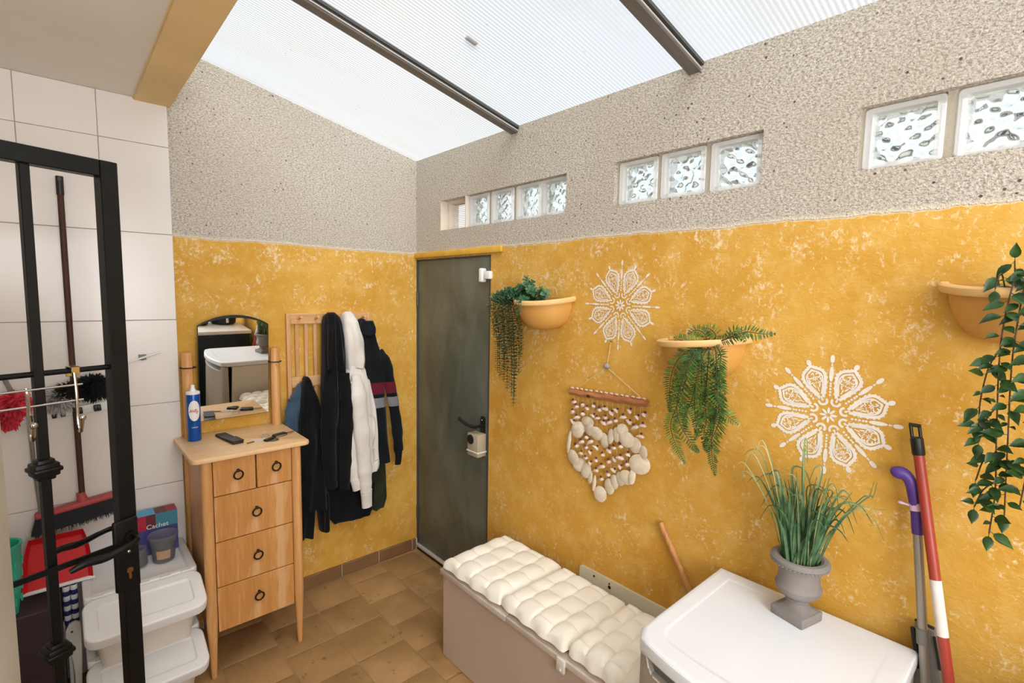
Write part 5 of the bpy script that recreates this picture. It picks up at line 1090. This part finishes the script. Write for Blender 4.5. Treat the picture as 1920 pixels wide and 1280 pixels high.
fluff('grey_white_tuft', MAT['fluffg'], fd, (-1.772, -.072, 1.258), (.046, .032, .040), 620, .036, .007, 3)
MB().tube([(-1.69, -.075, 1.29), (-1.79, -.06, 1.23)], .006, 8).build('stick', MAT['chrome'], fd)
md = root('microfibre_duster', (-1.91, -.08, 1.24), 'coral red shaggy duster at the left end of the rail', 'duster')
fluff('shaggy_head', MAT['fluffr'], md, (-1.905, -.085, 1.26), (.050, .038, .055), 420, .026, .012, 4, .5)
fluff('shaggy_head', MAT['fluffr'], md, (-1.925, -.08, 1.20), (.030, .03, .035), 220, .026, .012, 5, .5)
MB().tube([(-1.90, -.055, 1.27), (-1.93, -.04, 1.36)], .008, 8).build('stick', MAT['greyp'], md)
pn = root('adhesive_clip', (-1.476, -.014, 1.41), 'small grey adhesive clip with a white stick across it on the tiles', 'clip')
MB().box(-1.490, -1.460, -.018, -.0125, 1.398, 1.424, .001, 1).build('clip_base', MAT['greyp'], pn)
MB().tube([(-1.545, -.024, 1.386), (-1.476, -.024, 1.409), (-1.404, -.024, 1.432)], [.0042, .0042, .0052], 8).build('white_stick', MAT['white'], pn)
MB().ball((-1.476, -.02, 1.402), .006).build('clip_catch', MAT['greyp'], pn)
# dark box, teal basket, folded striped stool
MB().box(-2.30, -1.804, -.315, -.02, FZ, .478, .004, 1).build('dark_chest', MAT['plum'], loc=(-2.05, -.17, FZ), label='dark plum laminate box on the floor under the red dustpan', cat='box')
tb = root('teal_basket', (-1.95, -.265, .478), 'teal plastic basket standing on the dark box at the left edge', 'basket')
MB().lathe([(0, .0), (.040, 0), (.055, .12), (.060, .262), (.064, .268), (.064, .278), (.056, .276), (.050, .12), (.037, .006), (0, .006)], (-1.965, -.255, .478), 24).build('basket_body', MAT['teal'], tb)
mb = MB()
for k in range(8):
    for r in range(4):
        a = PI+2*PI*k/16*2; rr0 = .0475+.014*((.06+.05*r)/.26); mb.box(-1.965+rr0*math.cos(a)-.003, -1.965+rr0*math.cos(a)+.003, -.255+rr0*math.sin(a)-.003, -.255+rr0*math.sin(a)+.003, .478+.04+.05*r, .478+.07+.05*r)
mb.build('basket_ribs', MAT['teal'], tb, kind='stuff', smooth=False)
st = root('folded_stool', (-1.775, -.2, FZ), 'folded white framed stool with navy and white striped cloth beside the white bins', 'stool')
for x, y in ((-1.788, -.20), (-1.764, -.20)):
    r_ = MB()
    for k in range(8): r_.m = k % 2; z0 = .50-.021*k; r_.lathe([(.0105, z0-.021), (.0115, z0-.018), (.0115, z0-.003), (.0105, z0)], (x, y, 0), 14)
    r_.m = 1; r_.lathe([(.0105, .50), (.007, .508), (0, .51)], (x, y, 0), 14)
    r_.build('striped_roll', [MAT['stripew'], MAT['stripeb']], st)
for y0, dx in ((-.232, 0), (-.175, -.012)):
    pth = [(-1.799, .285), (-1.797, .325), (-1.786, .346), (-1.768, .352), (-1.752, .344), (-1.750, .30), (-1.753, .17), (-1.762, FZ), (-1.784, FZ), (-1.777, .12), (-1.783, .20)]
    MB().prism([(x+dx, z) for x, z in pth], y0, y0+.012, 'y').build('white_leg', MAT['warmw'], st, ang=60)
    MB().tube([(-1.779+dx, y0-.002, .312), (-1.779+dx, y0+.014, .312)], .0045, 8).build('rivet', MAT['dgrey'], st)
for x in (-1.788, -1.764): MB().tube([(x, -.20, .335), (x, -.20, FZ)], .007, 8).build('white_rod', MAT['warmw'], st)

# ------------------------------------------------------------------ stacked storage bins
def bin_(zb, zt, label, x0=-1.745, x1=-1.345, dy=0.0):
    b = root('storage_bin', ((x0+x1)/2, -.28, zb), label, 'bin', 'white flap bins')
    h = zt-zb
    mb = MB(); lo = rrect(x0+.05, x1-.05, -.455+dy, -.05+dy, .03, 4); hi = rrect(x0+.025, x1-.025, -.485+dy, -.03+dy, .04, 4); mid = rrect(x0+.018, x1-.018, -.54+dy, -.025+dy, .05, 4); n = len(lo)
    rg = [[(x, y, zb) for x, y in lo], [(x, y, zb+h*.55) for x, y in hi], [(x, y, zb+h*.70) for x, y in mid], [(x, y, min(zt-.028, zt-.028+(y+.40)*.45 if y < -.40 else zt-.028)) for x, y in mid]]
    mb.add([p for r in rg for p in r], [list(range(n))[::-1], [3*n+k for k in range(n)]]+[[r*n+k, r*n+(k+1) % n, (r+1)*n+(k+1) % n, (r+1)*n+k] for r in range(3) for k in range(n)])
    mb.build('bin_body', pm('milky_bin_body', (222, 214, 204), .45, var=.05, vscale=5), b)
    mb = MB(); rbox(mb, x0+.006, x1-.006, -.378+dy, -.014+dy, zt-.030, zt, .020, .006, inset=.026, depth=.009, ib=.010); mb.build('lid', MAT['white'], b)
    # flap hinged at y = -.385, sloping down to the front
    mb = MB(); T = Matrix.Translation(((x0+x1)/2, -.380+dy, zt-.004)) @ Matrix.Rotation(math.radians(22), 4, 'X'); mb.T = T
    w2 = (x1-x0)/2; rbox(mb, -w2, w2, -.205, 0, -.045, 0, .045, .009, inset=.042, depth=.008, n=7, ib=.005)
    f = mb.build('front_flap', MAT['white'], b)
    for k in range(5):
        x = (x0+x1)/2-.15+.075*k; MB().box(x-.019, x+.019, -.387+dy, -.373+dy, zt-.006, zt+.0025, .0015, 1).build('hinge_tab', MAT['white'], f)
    return b
bin_(FZ, .235, 'white flap bin standing on the floor, lower of the two beside the chest')
bin_(.2362, .503, 'white flap bin, upper of the stack, with a tub and a printed box on top')
mb = MB(); mb.tube(bez([(-1.40, -.49, .375), (-1.36, -.52, .40), (-1.338, -.50, .44), (-1.336, -.46, .46)], 10), [.004, .02, .02, .006], 8) if False else None
tb_ = root('plastic_tub', (-1.452, -.205, .4975), 'clear round plastic tub with dark contents and a kraft label on the upper bin', 'tub')
jz = .4975; jx, jy = -1.452, -.205
MB().lathe([(0, 0), (.040, 0), (.042, .003), (.0535, .112), (.058, .113), (.0595, .118), (.0585, .124), (.0545, .123), (.0525, .117), (.0405, .005), (0, .004)], (jx, jy, jz), 32).build('tub_body', MAT['jar'], tb_)
MB().lathe([(0, .006), (.0398, .006), (.0470, .074), (.02, .079), (0, .080)], (jx, jy, jz), 28).build('contents', MAT['jarfill'], tb_)
mb = MB(); la = math.atan2(-2.883-jy, -1.751-jx); mb.grid(lambda u, v: ((.0425+.0105*(.022+v*.040)/.112+.0008)*math.cos(la-.60+u*1.15)+jx, (.0425+.0105*(.022+v*.040)/.112+.0008)*math.sin(la-.60+u*1.15)+jy, jz+.022+v*.040), 14, 1); mb.build('kraft_label', MAT['jlabel'], tb_)
gj = root('glass_jar', (-1.555, -.19, .4975), 'small clear jar beside the printed box, half hidden by the gate post', 'jar')
MB().lathe([(0, 0), (.032, 0), (.036, .006), (.037, .055), (.030, .066), (.030, .074), (.033, .076), (.033, .082), (.029, .082), (.028, .07), (.034, .054), (.033, .008), (0, .006)], (-1.545, -.20, .4975), 24).build('jar_body', MAT['jar'], gj)
MB().lathe([(0, .008), (.0322, .010), (.033, .040), (0, .042)], (-1.545, -.20, .4975), 20).build('contents', MAT['jarfill'], gj)
# printed carton
cbx = root('printed_carton', (-1.46, -.07, .4975), 'printed carton with red, brown and blue squares at the back of the upper bin', 'box')
x0, x1, y0, y1, z0, z1 = -1.562, -1.382, -.118, -.040, .4975, .688
MB().box(x0, x1, y0, y1, z0, z1, .001, 1).build('carton_body', MAT['boxp'], cbx)
xm = (x0+x1)/2+.005
mb = MB(); q = lambda xa, xb, za, zb_, m: (setattr(mb, 'm', m), mb.box(xa, xb, y0-.0006, y0, za, zb_))
zm = z0+.122
q(x0, x0+.058, zm, z1, 0); q(x0+.058, xm, zm, z1, 1); q(xm, x1, zm, z1, 3)
t_ = lambda xa, xb, ya, yb, m: (setattr(mb, 'm', m), mb.box(xa, xb, ya, yb, z1, z1+.0006))
t_(x0, xm, y0, y1, 2); t_(xm, xm+.045, y0, y1, 1); t_(xm+.045, x1, y0, y1, 0)
mb.build('printed_squares', [MAT['boxr'], MAT['boxbr'], MAT['boxc'], MAT['boxt']], cbx, smooth=False)
vs, fs = text_mesh('Cachet', .030); mb = MB(); mb.T = Matrix.Translation((xm+.006, y0-.0009, zm+.002)) @ Matrix.Rotation(PI/2, 4, 'X'); mb.add(vs, fs); mb.build('white_lettering', MAT['white'], cbx, smooth=False, fix=False)

# ------------------------------------------------------------------ kitchen counter behind the camera, seen in the mirror
CY, CZ = -3.0, .872
kc = root('kitchen_counter', (-.8, -3.35, FZ), 'dark counter with white worktop behind the white fridge, seen in the mirror', 'counter')
MB().box(-1.25, -.06, -3.60, CY-.03, FZ, CZ-.038).build('counter_base', MAT['cdark'], kc, smooth=False)
MB().box(-1.27, -.05, -3.62, CY, CZ-.036, CZ, .006, 2).build('worktop', MAT['counter'], kc)
ts = root('toaster', (-.47, -3.42, CZ), 'black toaster on the white worktop, reflected at the mirror top', 'toaster')
MB().box(-.56, -.38, -3.53, -3.29, CZ, CZ+.18, .03, 3).build('toaster_body', MAT['black'], ts); MB().box(-.52, -.42, -3.293, -3.286, CZ+.03, CZ+.10, .003, 1).build('chrome_panel', MAT['chrome'], ts)
af = root('air_fryer', (-.21, -3.42, CZ), 'black air fryer with a chrome handle on the white worktop', 'fryer')
MB().lathe([(0, 0), (.11, 0), (.125, .02), (.13, .20), (.10, .29), (0, .30)], (-.21, -3.42, CZ), 28).build('fryer_body', MAT['black'], af)
MB().box(-.225, -.195, -3.31, -3.26, CZ+.03, CZ+.13, .008, 2).build('handle', MAT['chrome'], af)
